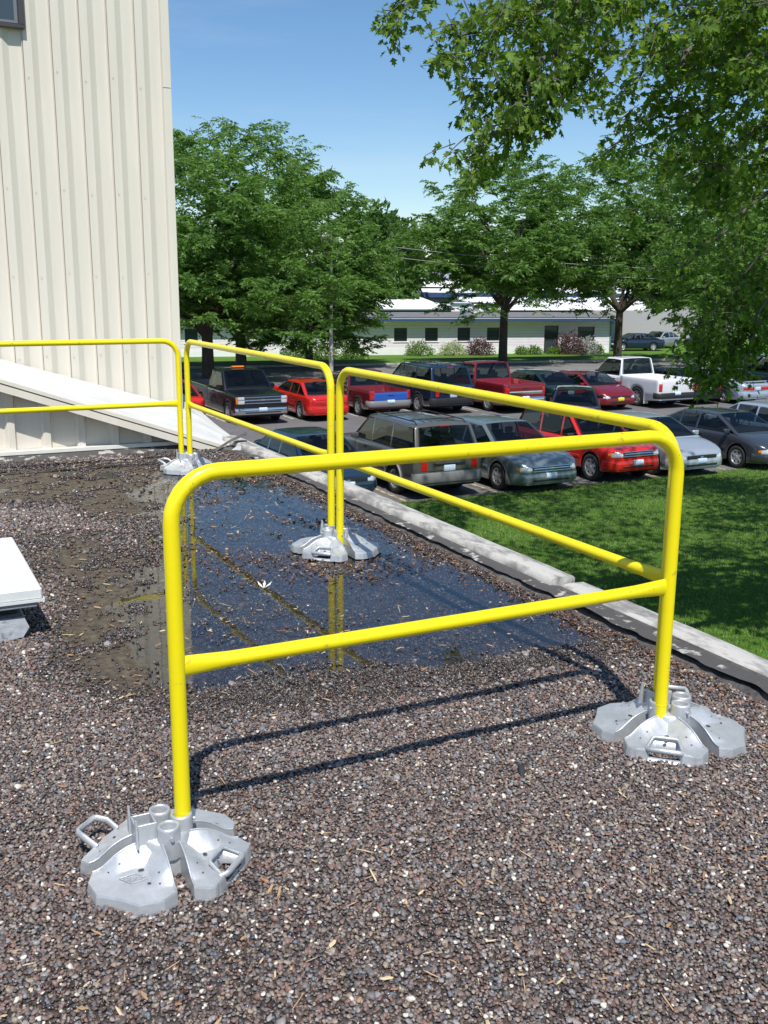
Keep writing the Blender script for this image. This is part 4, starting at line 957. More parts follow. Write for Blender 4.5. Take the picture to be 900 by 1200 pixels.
# near row: nose or tail at about Y = 20.6
car('sedan', put(9.55, 20.75+2.3), FRONT, P_navy, 'dark blue hatchback half hidden behind the roof edge', 'car', L=4.4, W=1.72, H=1.40, gh=(-.43, -.22, .10, .31), deck=(.98, .92), hood=(.91, .66), grille='dark')
car('suv', put(12.0, 20.45+2.4), REAR, P_brown, 'grey brown sport utility vehicle seen from behind, with roof rails', 'suv', L=4.8, W=1.86, H=1.76, belt=1.10, hood=(1.10, .95), wr=.37, rack=True, flare=m_cladding, low=m_cladding, bump=m_cladding, lampr='tall')
car('sedan', put(14.55, 19.95+2.5), FRONT, P_sage, 'grey green sedan facing the lawn, left of the bright red truck like car', 'car', L=5.1, W=1.89, H=1.53, belt=.98, hood=(.98, .74), gh=(-.42, -.20, .10, .29), grille='chrome', wr=.34)
car('suv', put(17.35, 20.0+2.25), FRONT, P_red2, 'bright red sport utility vehicle facing the lawn', 'suv', L=4.45, W=1.74, H=1.62, belt=1.02, hood=(1.02, .88), wr=.36, grille='chrome', low=P_red2, bump=P_red2, gh=(-.49, -.42, .05, .20), mirror=m_trim)
car('sedan', put(19.45, 20.0+2.4), FRONT, P_silver, 'silver sedan half hidden behind the right yellow post', 'car', L=4.9, W=1.84, H=1.40, belt=.93, hood=(.92, .66), grille='thin')
car('sedan', put(22.3, 19.75+2.4), FRONT, P_grey, 'dark grey sedan parked at the lawn in dappled shade', 'car', L=4.85, W=1.80, H=1.42, belt=.94, hood=(.93, .68), grille='dark')
car('sedan', put(25.0, 20.1+2.4), FRONT, P_ltblue, 'pale blue sedan cut off by the right edge of the picture', 'car', L=4.8, W=1.8, H=1.45, gh=(-.42, -.22, .10, .32))
car('sedan', (*at(672, 500, 36.5).xy, GZ), REAR-.64, P_black, 'black car in the aisle behind the bright red vehicle, only its roof showing', 'car', L=4.6, W=1.78, H=1.42, gh=(-.40, -.20, .12, .30))
# far row
car('pickup', put(12.35, 34.3+2.9), FRONT, P_black, 'black pickup truck with an amber light bar on its cab roof', 'pickup truck', L=5.8, W=1.96, H=1.82, belt=1.14, hood=(1.14, 1.04), wr=.38, lampf='stack', grille='chrome', bump=m_chrome, gh=(-.10, -.075, .13, .235), deck=(1.16, 1.16), lightbar=True, group='pickup trucks in the lot', rim=m_rim, windows=(.0,))
car('sedan', put(14.95, 34.2+2.25), REAR, P_red, 'bright red compact sedan seen from behind, beside the black pickup', 'car', L=4.5, W=1.70, H=1.37, lampr='bar', gh=(-.40, -.22, .09, .30))
car('pickup', put(17.45, 34.3+2.4), REAR, P_maroon, 'maroon pickup truck with a blue tailgate', 'pickup truck', L=4.9, W=1.76, H=1.62, belt=1.0, hood=(1.02, .92), wr=.34, tailgate=P_bluegate, bump=m_cladding, lampr='tall', group='pickup trucks in the lot')
car('suv', put(20.15, 34.0+2.7), REAR, P_dkblue, 'dark blue sport utility vehicle with roof rails in the far row', 'suv', L=5.1, W=1.98, H=1.86, belt=1.12, hood=(1.12, 1.0), wr=.37, rack=True, lampr='tall', bump=m_trim)
car('pickup', put(22.95, 33.3+2.8), REAR, P_burg, 'deep red pickup truck with a window decal and silver tailgate band', 'pickup truck', L=5.6, W=1.96, H=1.84, belt=1.14, hood=(1.14, 1.04), wr=.37, tailgate=P_burg, bump=m_chrome, stickers='band', lampr='tall', group='pickup trucks in the lot')
car('sedan', put(25.45, 33.7+2.5), REAR, P_green, 'dark green sedan seen from behind, between two red vehicles', 'car', L=5.0, W=1.82, H=1.42, lampr='bar')
car('sedan', put(27.1, 32.6+2.4), FRONT, P_burg, 'maroon sedan facing the viewer with a yellow front plate', 'car', L=4.9, W=1.84, H=1.40, plate=m_platey, grille='dark', hood=(.93, .64), low=m_trim)
car('pickup', put(29.75, 32.2+2.9), REAR, P_white, 'white pickup truck seen from behind, partly hidden by hanging leaves', 'pickup truck', L=5.8, W=2.0, H=1.92, belt=1.18, hood=(1.18, 1.06), wr=.40, tailgate=P_white, bump=m_trim, lampr='tall', flaps=True, group='pickup trucks in the lot', mirror=m_trim)
car('sedan', put(32.0, 32.6+2.4), REAR, P_black, 'black sedan behind the hanging leaves', 'car', L=4.7, W=1.8, H=1.42)
car('sedan', put(33.95, 31.8+2.4), REAR, P_ltblue, 'pale silver blue sedan with a rear spoiler in the far row', 'car', L=4.7, W=1.78, H=1.43, lampr='bar', spoiler=True)
car('van', put(37.6, 32.2+2.5), FRONT+PI, P_green, 'dark green van in the shade at the far right', 'van', L=5.0, W=1.95, H=1.85, belt=1.12, hood=(1.08, .85), wr=.36)
car('sedan', put(9.8, 35.4+2.4), REAR, P_red, 'red car just showing past the corner of the cream building', 'car', L=4.6, W=1.75, H=1.40)
# across the street beyond the white building
for (x, y, a, m_, lb) in ((52.3, 61.5, 1.25, P_dkblue, 'dark blue car parked just past the end of the white building'), (56.5, 63.5, 1.9, P_silver, 'silver car parked beyond the second tree trunk'), (60.5, 62.0, 1.4, P_black, 'black car parked far off beyond the hanging leaves')):
    q_ = Vector((0, 0, EYE))+(Vector((x, y, GZ+.11))-Vector((0, 0, EYE)))*1.22
    car('sedan', tuple(q_), a, m_, lb, 'car', L=4.6, W=1.78, H=1.42, group='cars parked beyond the white building').scale = (1.12, 1.12, 1.12)

# ------------------------------------------------------------------ white building across the street
KF = 1.22; GB = EYE-(EYE-(GZ+.11))*KF        # the ground dips towards the office
BO = Vector((30.0*KF, 64.3*KF, 0)); BA = math.atan2(60.2-64.14, 48.65-30.8)
m_wall = mat('painted_block_wall', (0.80, 0.75, 0.80), 0.8, var=0.05, scale=3)
m_wallw = mat('white_base_course', (0.80, 0.80, 0.80), 0.7, var=0.05, scale=3)
m_bluetrim = mat('blue_gutter', (0.045, 0.085, 0.19), 0.4)
m_gutw = mat('pale_gutter', (0.45, 0.50, 0.56), 0.4)
m_greyroof = mat('grey_roof', (0.17, 0.165, 0.17), 0.9, var=0.2, scale=1.5)
m_wroof = mat('white_membrane_roof', (0.84, 0.84, 0.83), 0.6, var=0.06, scale=.8)
m_green = mat('green_fascia', (0.10, 0.20, 0.19), 0.5)
off = empty('office_building', (BO.x, BO.y, GB), BA, 'long low white building across the street with dark windows and a blue gutter', 'building')
off.scale = (KF, KF, KF)
HW = 2.35; BL = 19.2
wx = [(-11.6, .85), (-6.5, .85), (-1.9, .85), (2.75, .95), (5.0, .95), (7.4, .95), (9.6, .95)]
wd = [(14.0, 1.05), (16.85, 1.35)]
z0w, z1w = .92, 1.86
opens = [(x, x+w, z0w, z1w) for x, w in wx]+[(14.0, 15.1, .0, 1.98), (16.6, 17.95, .85, 1.9)]
mbx = MB(); xprev = -16.0
for (x0, x1, z0, z1) in sorted(opens):
    mbx.box(xprev, x0, 0, .25, .42, HW); mbx.box(x0, x1, 0, .25, z1, HW)
    if z0 > .42: mbx.box(x0, x1, 0, .25, .42, z0)
    xprev = x1
mbx.box(xprev, BL, 0, .25, .42, HW); mbx.box(BL-.25, BL, .25, 16, .42, HW); mbx.build('wall', m_wall, off)
mbx = MB(); mbx.box(-16, 13.99, -.012, .24, 0, .42); mbx.box(15.12, BL+.012, -.012, .24, 0, .42); mbx.box(BL-.23, BL+.012, .24, 16, 0, .42); mbx.build('base_course', m_wallw, off)
# block courses: thin recessed joints read as lines at this distance
m_joint = mat('block_joint', (0.36, 0.35, 0.37), 0.9)
jb = MB()
for k in range(1, 10):
    z = .42+k*.2
    if z > HW-.05: break
    xprev = -16.0
    for (x0, x1, z0, z1) in sorted(opens):
        if z0-.02 < z < z1+.02: jb.box(xprev, x0, -.003, .01, z-.006, z+.006); xprev = x1
    jb.box(xprev, BL-.002, -.003, .01, z-.006, z+.006)
jo = jb.build('block_joints', m_joint, off); jo['kind'] = 'stuff'
for i, (x0, x1, z0, z1) in enumerate(opens):
    f = MB(); t = .06
    f.box(x0, x1, .06, .14, z1-t, z1); f.box(x0, x1, .06, .14, z0, z0+t); f.box(x0, x0+t, .06, .14, z0+t, z1-t); f.box(x1-t, x1, .06, .14, z0+t, z1-t); f.box(x0+t, x1-t, .07, .13, (z0+z1)/2-.02, (z0+z1)/2+.02)
    nm = 'door' if z0 == 0 else 'window'; fo = f.build(nm, m_frame, off)
    g_ = MB(); g_.box(x0+t, x1-t, .10, .11, z0+t, z1-t); g_.build('pane', m_glassd, fo)
    if nm == 'window': s_ = MB(); s_.box(x0-.08, x1+.08, -.05, .06, z0-.07, z0-.005, .01); s_.build('sill', m_wallw, fo)
b_ = MB(); b_.box(-16, BL+.35, -.62, .4, HW+.02, HW+.09); b_.build('soffit', m_wall, off)
b_ = MB(); b_.box(-16.1, BL+.45, -.73, -.62, HW-.02, HW+.12, .01); b_.build('gutter', m_bluetrim, off)
b_ = MB(); b_.box(-16.1, BL+.47, -.76, -.62, HW+.125, HW+.19, .01); b_.build('roof_edge', m_gutw, off)
b_ = MB(); b_.box(-16.1, BL+.45, -.74, -.62, HW+.195, HW+.26, .01); b_.build('gutter_cap', m_bluetrim, off)
b_ = MB(); b_.prism([(-.61, HW+.15), (6.0, HW+.62), (6.0, HW+.3), (-.61, HW+.09)], -16, BL+.35, 'x'); b_.build('low_roof', m_greyroof, off)
b_ = MB(); b_.prism([(4.0, HW+.62), (4.05, HW+.72), (14, HW+1.60), (14, HW+.4)], -16, 8.2, 'x'); b_.prism([(4.0, HW+.62), (4.05, HW+.66), (14, HW+1.45), (14, HW+.4)], 11.4, BL+8, 'x'); b_.build('middle_roof', m_wroof, off)
b_ = MB(); b_.box(8.21, 11.39, 4.05, 9, HW+.5, HW+1.1, .02); b_.build('roof_unit', m_wroof, off)
b_ = MB(); b_.box(8.15, 11.42, 3.98, 4.045, HW+.98, HW+1.14); b_.box(-16, 8.14, 3.93, 3.995, HW+.60, HW+.69); b_.build('roof_trim', m_green, off)
b_ = MB(); b_.lathe([(.22, HW+.4), (.22, HW+.9), (.33, HW+.95), (.33, HW+1.05), (.0, HW+1.12)], 10, Matrix.Translation((9.9, 3.4, 0))); b_.build('roof_vent', m_wroof, off)
b_ = MB(); b_.lathe([(.30, HW+.35), (.30, HW+.62), (.0, HW+.7)], 10, Matrix.Translation((8.9, 3.2, 0))); b_.box(10.6, 11.2, 3.0, 3.6, HW+.3, HW+.62); b_.build('roof_vent', m_green, off)
b_ = MB(); b_.box(BL-.04, BL+.06, -.06, 0, 0, HW, .01); b_.build('downpipe', m_green, off)
# big white roofed hall behind
hall = empty('warehouse', (BO.x, BO.y, GB), BA, 'large hall with a bright white roof behind the low office building', 'building')
hall.scale = (KF, KF, KF)
b_ = MB(); b_.box(-30, 46, 15, 60, 0, 4.1); b_.build('wall', mat('hall_wall', (.42, .40, .42), .8, var=.1), hall)
b_ = MB(); b_.box(-30.3, 46.3, 14.55, 14.98, 3.75, 4.15); b_.build('fascia', m_bluetrim, hall)
b_ = MB(); b_.prism([(14.6, 4.16), (34, 6.05), (60, 4.2), (60, 4.11), (14.6, 4.11)], -30, 46, 'x'); b_.build('roof', m_wroof, hall)
b_ = MB(); b_.prism([(7.0, 4.6), (10.2, 6.0), (13.4, 4.6)], 17.5, 30, 'y'); b_.build('gabled_monitor', m_wroof, hall)
b_ = MB(); b_.box(14.5, 30, 24, 33.5, 5.1, 6.15); b_.build('roof_monitor', m_gutw, hall)
b_ = MB(); b_.box(-30, 46, 33.5, 34.5, 6.07, 6.2); b_.build('ridge_cap', mat('rust_ridge', (.3, .12, .09), .7), hall)

# ------------------------------------------------------------------ trees
m_bark = mat('bark', (0.085, 0.065, 0.05), 0.9, col2=(0.04, 0.032, 0.026), scale=9, bump=0.9, bscale=14, stretch=(1, 1, .3))
m_bark2 = mat('grey_bark', (0.16, 0.145, 0.125), 0.9, col2=(0.08, 0.07, 0.06), scale=9, bump=0.9, bscale=14, stretch=(1, 1, .3))
m_loc = leaf_mat('locust_leaf', (0.07, 0.15, 0.028), (0.18, 0.33, 0.07), .45)
m_loc2 = leaf_mat('locust_leaf_light', (0.04, 0.10, 0.016), (0.10, 0.22, 0.035), .32)
m_map = leaf_mat('maple_leaf', (0.06, 0.13, 0.024), (0.23, 0.36, 0.06), .5)
m_back = leaf_mat('woodland_leaf', (0.04, 0.10, 0.02), (0.10, 0.19, 0.04), .3)
def rvec(n): v = rng.normal(size=(n, 3)); return v/np.linalg.norm(v, axis=1, keepdims=True)
def leaf_quads(P, T, ln, wd, droop=0.0, fold=True):
    """rhombic leaves at P (n,3) pointing along T (n,3)"""
    n = len(P); S = np.cross(T, rvec(n)); S /= np.linalg.norm(S, axis=1, keepdims=True)+1e-9
    ln = ln*rng.uniform(.7, 1.3, (n, 1)); wd = wd*rng.uniform(.7, 1.3, (n, 1))
    A = P; B = P+T*ln*.45+S*wd*.5; C = P+T*ln; C[:, 2] -= droop*ln[:, 0]; Dd = P+T*ln*.45-S*wd*.5
    V = np.stack([A, B, C, Dd], 1).reshape(-1, 3); F = np.arange(n*4).reshape(n, 4); return V, F
MAPLE_POLY = [(0, 0), (.18, -.10), (.42, -.42), (.46, -.16), (.78, -.30), (.70, -.10), (1.0, 0), (.70, .10), (.78, .30), (.46, .16), (.42, .42), (.18, .10)]
def leaf_maple(P, T, N_, size):
    n = len(P); T = T/np.linalg.norm(T, axis=1, keepdims=True); S = np.cross(T, N_); S /= np.linalg.norm(S, axis=1, keepdims=True)+1e-9; U = np.cross(S, T)
    size = size*rng.uniform(.7, 1.25, (n, 1)); Vs = []
    for (a, c) in MAPLE_POLY: Vs.append(P+T*a*size+S*c*size*1.0+U*(abs(c)*.35)*size)
    V = np.stack(Vs, 1).reshape(-1, 3); base = np.arange(n)[:, None]*12
    tris = [(0, 1, 2), (0, 2, 3), (0, 3, 4), (0, 4, 5), (0, 5, 6), (0, 6, 7), (0, 7, 8), (0, 8, 9), (0, 9, 10), (0, 10, 11)]
    F = np.concatenate([base+np.array(t) for t in tris], 0).reshape(-1, 3); return V, F
def limb(mb, pts, r0, r1, n=7):
    k = len(pts); mb.tube(pts, [r0+(r1-r0)*(i/(k-1))**.8 for i in range(k)], n, cap=False)
def wander(p, d, length, n, jit, grav=0.0):
    pts = [Vector(p)]; d = Vector(d).normalized()
    for i in range(n):
        d = (d+Vector((random.gauss(0, jit), random.gauss(0, jit), random.gauss(0, jit)+grav))).normalized(); pts.append(pts[-1]+d*(length/n))
    return pts
def locust(name, loc, H, rad, label, seed, nlimb=6, mleaf=None, zmin=.22, dens=1.0, fork=.22, leaf=(.24, .095), group='honey locust trees along the street', lean=(0, 0), bark=None, cat='tree', tr=.24, squash=1.0, low=-.30, skirt=0):
    random.seed(seed); e = empty(name, loc, 0, label, cat, group); wood = MB(); bark = bark or m_bark; tips = []
    zf = H*fork; limb(wood, [(0, 0, -.1), (lean[0]*.2, lean[1]*.2, zf*.5), (lean[0]*.5, lean[1]*.5, zf)], tr, tr*.78, 10)
    wood.build('trunk', bark, e); br = MB()
    for i in range(nlimb):
        a = 2*PI*i/nlimb+random.uniform(-.35, .35); el = random.uniform(.5, 1.15) if i else 1.4
        p0 = Vector((lean[0]*.5, lean[1]*.5, zf*random.uniform(.86, .99)))
        L1 = H*.44*random.uniform(.8, 1.05); pts = wander(p0, (math.cos(a)*math.cos(el), math.sin(a)*math.cos(el), math.sin(el)), L1, 6, .10, .03)
        limb(br, pts, tr*.5, tr*.2)
        for j in range(7):
            q = pts[random.randint(2, 6)]; a2 = a+random.gauss(0, .9); el2 = random.uniform(-.05, .75)
            L2 = H*.26*random.uniform(.6, 1.15); p2 = wander(q, (math.cos(a2)*math.cos(el2), math.sin(a2)*math.cos(el2), math.sin(el2)), L2, 5, .14, .0)
            limb(br, p2, tr*.17, tr*.06, 5)
            for k in range(6):
                q2 = p2[random.randint(1, 5)]; a3 = a2+random.gauss(0, 1.0); el3 = random.uniform(-.35, .6); L3 = H*.13*random.uniform(.6, 1.2)
                p3 = wander(q2, (math.cos(a3)*math.cos(el3), math.sin(a3)*math.cos(el3), math.sin(el3)), L3, 4, .15, -.02); limb(br, p3, tr*.06, tr*.02, 4); tips.append((p3, a3))
    # fill the envelope so the crown holds its outline
    for k in range(int(170*dens)):
        a = random.uniform(0, 2*PI); u = random.random()**.5; ph = random.uniform(low, 1)
        rr_ = rad*u*math.sqrt(max(.05, 1-max(0, ph)**2)); z = zf+(H-zf)*(.36+.60*ph*(1-.28*u*u))
        if z < H*zmin: z = H*zmin+random.random()*.4
        p = Vector((lean[0]+rr_*math.cos(a), lean[1]+rr_*math.sin(a)*squash, z)); p3 = wander(p, (math.cos(a), math.sin(a), random.uniform(-.1, .6)), H*.12, 4, .2, 0); limb(br, p3, tr*.05, tr*.02, 4); tips.append((p3, a))
    for k in range(skirt):                             # low hanging branches round the foot of the crown
        a = random.uniform(0, 2*PI); rr_ = rad*random.uniform(.45, 1.0); z = random.uniform(H*zmin+.2, zf+(H-zf)*.34)
        p3 = wander((lean[0]+rr_*math.cos(a), lean[1]+rr_*math.sin(a), z), (math.cos(a), math.sin(a), random.uniform(-.4, .2)), H*.11, 4, .2, -.05); limb(br, p3, tr*.05, tr*.02, 4); tips.append((p3, a))
    for k in range(int(60*dens)):                      # shoots that stand out of the crown
        a = random.uniform(0, 2*PI); ph = random.uniform(.0, 1.0); rr_ = rad*math.sqrt(1-ph*ph)*.96; z = zf+(H-zf)*(.36+.60*ph*(1-.28*(1-ph*ph)))
        p = Vector((lean[0]+rr_*math.cos(a), lean[1]+rr_*math.sin(a)*squash, z)); el = random.uniform(.15, 1.1)
        p3 = wander(p, (math.cos(a)*math.cos(el), math.sin(a)*math.cos(el), math.sin(el)), H*random.uniform(.08, .17), 5, .12, 0); limb(br, p3, tr*.05, tr*.02, 4); tips.append((p3, a))
    # twigs and leaves
    Ps, Ts = [], []
    for (p3, a) in tips:
        if p3[-1].z < H*zmin*.8: continue
        for t in range(int(17*dens)):
            i = random.randint(1, len(p3)-1); f = random.random(); q = p3[i-1].lerp(p3[i], f); aa = a+random.gauss(0, 1.1)
            tl = random.uniform(.30, .85)*H/12; d = Vector((math.cos(aa), math.sin(aa), random.uniform(-.45, .55))).normalized(); n = 9
            side = d.cross(Vector((0, 0, 1))).normalized()
            for m in range(n):
                u = (m+.5)/n; c = q+d*tl*u+Vector((0, 0, -.20*u*u*tl)); s = 1 if m % 2 else -1
                Ps.append(c); Ts.append((side*s*.8+d*.75+Vector((random.gauss(0, .25), random.gauss(0, .25), random.gauss(-.12, .28)))).normalized())
    br.build('branches', bark, e)['kind'] = 'stuff'
    V, F = leaf_quads(np.array(Ps), np.array(Ts), leaf[0], leaf[1], .15); o = np_mesh('crown', V, F, mleaf or m_loc, e); o['kind'] = 'stuff'
    return e
t = on(240, 447); locust('locust_tree', (15.3, 50.6, GZ), 12.2, 6.4, 'broad locust tree with a dark forked trunk behind the black pickup', 3, 7, fork=.20, tr=.36, zmin=.19, low=-.5, skirt=80)
locust('locust_tree', (19.9, 59.0, GZ+.1), 13.6, 6.4, 'taller locust tree with a grey trunk left of the light pole', 5, 7, fork=.22, tr=.36, bark=m_bark2, zmin=.15, low=-.5, skirt=110)
locust('locust_tree', (23.6, 57.2, GZ+.1), 11.0, 3.9, 'locust tree beside the light pole, its low branches over the office wall', 9, 6, fork=.2, tr=.26, zmin=.06, low=-.6, skirt=130)
locust('locust_tree', (36.3, 55.4, GZ+.1), 12.6, 5.6, 'locust tree with a single upright trunk in front of the office windows', 12, 7, fork=.28, tr=.30, zmin=.2, low=-.42, skirt=25)
locust('locust_tree', (46.5, 56.5, GZ+.1), 13.4, 8.0, 'spreading locust tree at the right end of the office building', 15, 7, fork=.24, tr=.30, mleaf=m_loc, zmin=.22, low=-.5, skirt=60, dens=1.2)
locust('locust_tree', (55.0, 57.5, GZ+.1), 13.6, 8.0, 'far locust tree behind the hanging maple leaves, at the right', 18, 6, fork=.25, tr=.30, zmin=.2)
locust('locust_tree', (44.5, 39.5, GZ), 11.5, 6.5, 'dark dense locust tree behind the pale silver blue sedan at the right', 27, 7, fork=.2, tr=.3, zmin=.22, low=-.5, skirt=70, dens=1.1)
locust('locust_tree', (9.2, 58.5, GZ+.1), 13.0, 5.5, 'locust tree hidden mostly behind the corner of the cream building', 22, 6, fork=.22, tr=.30)
# woodland behind the hall: each tree its own thing, sharing a few crowns
def woodland(loc, H, rad, label, seed):
    random.seed(seed); e = empty('woodland_tree', loc, 0, label, 'tree', 'trees behind the warehouse'); wd_ = MB(); limb(wd_, [(0, 0, 0), (0, 0, H*.5), (.2, 0, H*.85)], .35, .08); wd_.build('trunk', m_bark, e)
    n = 5200; d = rvec(n); lump = 1+.22*np.sin(d[:, 0]*5+seed)*np.cos(d[:, 2]*6+seed*2)+.16*np.sin(d[:, 1]*9+seed*3)
    u = rng.uniform(.55, 1.02, (n, 1))**.6; Pq = d*u*lump[:, None]*np.array([rad, rad, H*.42]); Pq[:, 2] += H*.58; Tq = d*.6+rvec(n)*.8; Tq /= np.linalg.norm(Tq, axis=1, keepdims=True)
    V, F = leaf_quads(Pq, Tq, .75, .42, .1); o = np_mesh('crown', V, F, m_back, e); o['kind'] = 'stuff'; return e
wt = [woodland((0, 0, 0), 10, 5.2, 'x', 31), woodland((0, 0, 0), 10, 5.8, 'x', 37)]
wl = []
for i in range(22):
    px = 190+i*36; D = 128+ (i*37 % 23); p = at(px, 330, D); s = 1.0+.22*math.sin(i*2.1); s *= .62; wl.append((p, s, i))
words = ['leftmost', 'second', 'third', 'fourth', 'fifth', 'sixth', 'seventh', 'eighth', 'ninth', 'tenth', 'eleventh', 'twelfth', 'thirteenth', 'fourteenth', 'fifteenth', 'sixteenth', 'seventeenth', 'eighteenth', 'nineteenth', 'twentieth', 'twenty first', 'last']
for (p, s, i) in wl:
    lb = 'green woodland tree, %s from the left in the row behind the warehouse' % words[i]
    if i < 2: o = wt[i]; o['label'] = lb; o.location = (p.x, p.y, GZ); o.rotation_euler = (0, 0, i)
    else: o = copy_tree(wt[i % 2], lb, (p.x, p.y, GZ), i*1.3)
    o.scale = (s*1.6, s*1.6, s)
p = at(452, 330, 104); rt = woodland((p.x, p.y, GZ), 11.6, 3.6, 'rounded dark green tree standing above the white roof', 41); rt['group'] = 'round trees by the hall'

# shrubs along the office wall
m_shg = leaf_mat('shrub_green', (0.06, 0.14, 0.02), (0.20, 0.32, 0.06), .3); m_shp = leaf_mat('shrub_variegated', (0.25, 0.32, 0.16), (0.50, 0.55, 0.32), .3); m_shr = leaf_mat('shrub_purple', (0.06, 0.03, 0.035), (0.16, 0.09, 0.08), .2); m_shw = leaf_mat('shrub_blossom', (0.10, 0.14, 0.08), (0.72, 0.68, 0.68), .2)
def shrub(px, w, h, m_, label, dist=None):
    p = at(px, 400, (dist or (70.0+(px-430)*.016))*KF); e = empty('shrub', (p.x, p.y, GB), 0, label, 'shrub', 'shrubs along the office wall'); e.scale = (KF, KF, KF)
    s_ = MB(); [limb(s_, wander((0, 0, 0), (math.cos(k*1.3)*.6, math.sin(k*1.3)*.6, 1), h*.8, 3, .2), .03, .01, 4) for k in range(5)]; s_.build('stem', m_bark, e)
    n = int(700*w*h)+250; d = rvec(n); d[:, 2] = np.abs(d[:, 2]); u = rng.uniform(.3, 1.05, (n, 1))**.5; Pq = d*u*np.array([w/2, w/2, h])*(1+.15*np.sin(d[:, :1]*9)); V, F = leaf_quads(Pq, d*.5+rvec(n)*.8, .13, .07); o = np_mesh('foliage', V, F, m_, e); o['kind'] = 'stuff'
shrub(492, 2.0, .95, m_shg, 'rounded green shrub below the gap between the first two windows')
shrub(531, 2.0, .90, m_shp, 'pale variegated shrub below the middle windows')
shrub(562, 2.0, 1.15, m_shr, 'dark purple leaved shrub beside the pale variegated one')
shrub(612, 1.0, .55, m_shg, 'small green shrub just right of the tree trunk'); shrub(627, 1.1, .60, m_shg, 'small round green shrub under the blank wall'); shrub(650, 1.1, .5, m_shg, 'low green shrub left of the office door')
shrub(668, 2.3, 1.5, m_shr, 'tall reddish shrub hiding the office door'); shrub(688, 1.9, 1.15, m_shw, 'shrub with white blossom near the building corner'); shrub(700, 1.0, .7, m_shg, 'low green shrub at the building corner')
shrub(380, 1.8, 1.2, m_shg, 'yellow green shrub at the foot of the light pole', 66.5); shrub(412, 1.6, 1.05, m_shg, 'yellow green shrub at the left end of the visible office wall', 67); shrub(345, 2.2, .9, m_shg, 'low green shrub between the two left tree trunks', 68)

# light pole with two heads, and utility wires
lp = empty('light_pole', (*at(388, 428, 57.5).xy, GZ), 0, 'pale light pole with two white lamp heads among the left trees', 'light pole')
m_pole = mat('weathered_pole', (0.55, 0.50, 0.45), 0.8, var=.15, scale=4)
b_ = MB(); b_.tube([(0, 0, 0), (0, 0, 7.6)], [.13, .09], 10); b_.build('pole', m_pole, lp)
b_ = MB(); b_.tube([(-.6, 0, 7.25), (.7, 0, 7.35)], .04, 6); b_.build('arm', m_pole, lp)
for s, z in ((-.45, 7.50), (.42, 7.20)):
    b_ = MB(); b_.tube([(s-.28, -.1, z), (s-.1, -.1, z+.03), (s+.12, -.1, z+.03), (s+.28, -.1, z)], [.08, .22, .24, .10], 10); b_.build('lamp_head', m_wroof, lp)
m_wire = mat('wire', (0.30, 0.30, 0.30), .6)
for (pa, pb_, lb) in (((388, 280), (1000, 318), 'upper utility wire running right from the light pole'), ((388, 292), (1000, 330), 'lower utility wire running right from the light pole')):
    A_ = at(*pa, 61.5); B_ = at(*pb_, 66); pts = [A_.lerp(B_, t)-Vector((0, 0, 1.2*4*t*(1-t)*.5)) for t in np.linspace(0, 1, 14)]
    b_ = MB(); b_.tube(pts, .018, 5); tag(b_.build('utility_wire', m_wire), lb, 'wire', 'utility wires')

# ------------------------------------------------------------------ the silver maple that hangs in from the right
random.seed(101)
mp_ = empty('maple_tree', (14.6, 7.4, GZ), 0, 'big silver maple whose leafy limbs hang into the picture from the right', 'tree')
MO = Vector((14.6, 7.4, GZ)); wood = MB(); limb(wood, [(0, 0, -.1), (-.1, .1, 1.5), (-.3, .3, 3.6)], .42, .34, 12); wood.build('trunk', m_bark2, mp_)
boughs = MB(); lfP, lfT, lfN = [], [], []
def spray(p, d, length, nl, hang=.5, spread=.5):
    """a leafy twig: wood plus maple leaves that hang from it"""
    pts = wander(p, d, length, 4, .12, -.06*hang); limb(boughs, [q-MO for q in pts], .007, .003, 4)
    for k in range(nl):
        i = random.randint(1, 4); q = pts[i-1].lerp(pts[i], random.random())
        dd = Vector((random.gauss(0, .6), random.gauss(0, .6), -hang+random.gauss(0, .55))).normalized(); st = random.uniform(.02, .07)
        lfP.append(q-MO+dd*st+Vector((random.gauss(0, .03), random.gauss(0, .03), random.gauss(0, .03)))); lfT.append(dd); nn_ = Vector((random.gauss(0, .6), random.gauss(0, .6), .8)).normalized(); lfN.append(nn_)
def leafy(poly, r0, r1, twigs, tl, nl, hang=.5, jitr=.15, dn=.85):
    twigs = int(twigs*dn)
    """poly: world points of a bough; twigs scattered along it"""
    pts = [Vector(q) for q in poly]; fine = []
    for a, c in zip(pts[:-1], pts[1:]):
        for t in range(4): fine.append(a.lerp(c, t/4)+Vector((random.gauss(0, .04), random.gauss(0, .04), random.gauss(0, .04))))
    fine.append(pts[-1]); limb(boughs, [q-MO for q in fine], r0, r1, 6)
    for k in range(twigs):
        f = random.random()**.8; i = min(len(fine)-2, int(f*(len(fine)-1))); q = fine[i].lerp(fine[i+1], random.random()); q = q+Vector((random.gauss(0, jitr), random.gauss(0, jitr), random.gauss(0, jitr)))
        ax = (fine[i+1]-fine[i]).normalized(); d = (ax*.6+Vector((random.gauss(0, .6), random.gauss(0, .6), random.gauss(-.15*hang, .5)))).normalized(); spray(q, d, tl*random.uniform(.6, 1.3), nl, hang)
A = at
fork = MO+Vector((-.3, .3, 3.6))
def path(*pd): return [A(x, y, D) for x, y, D in pd]
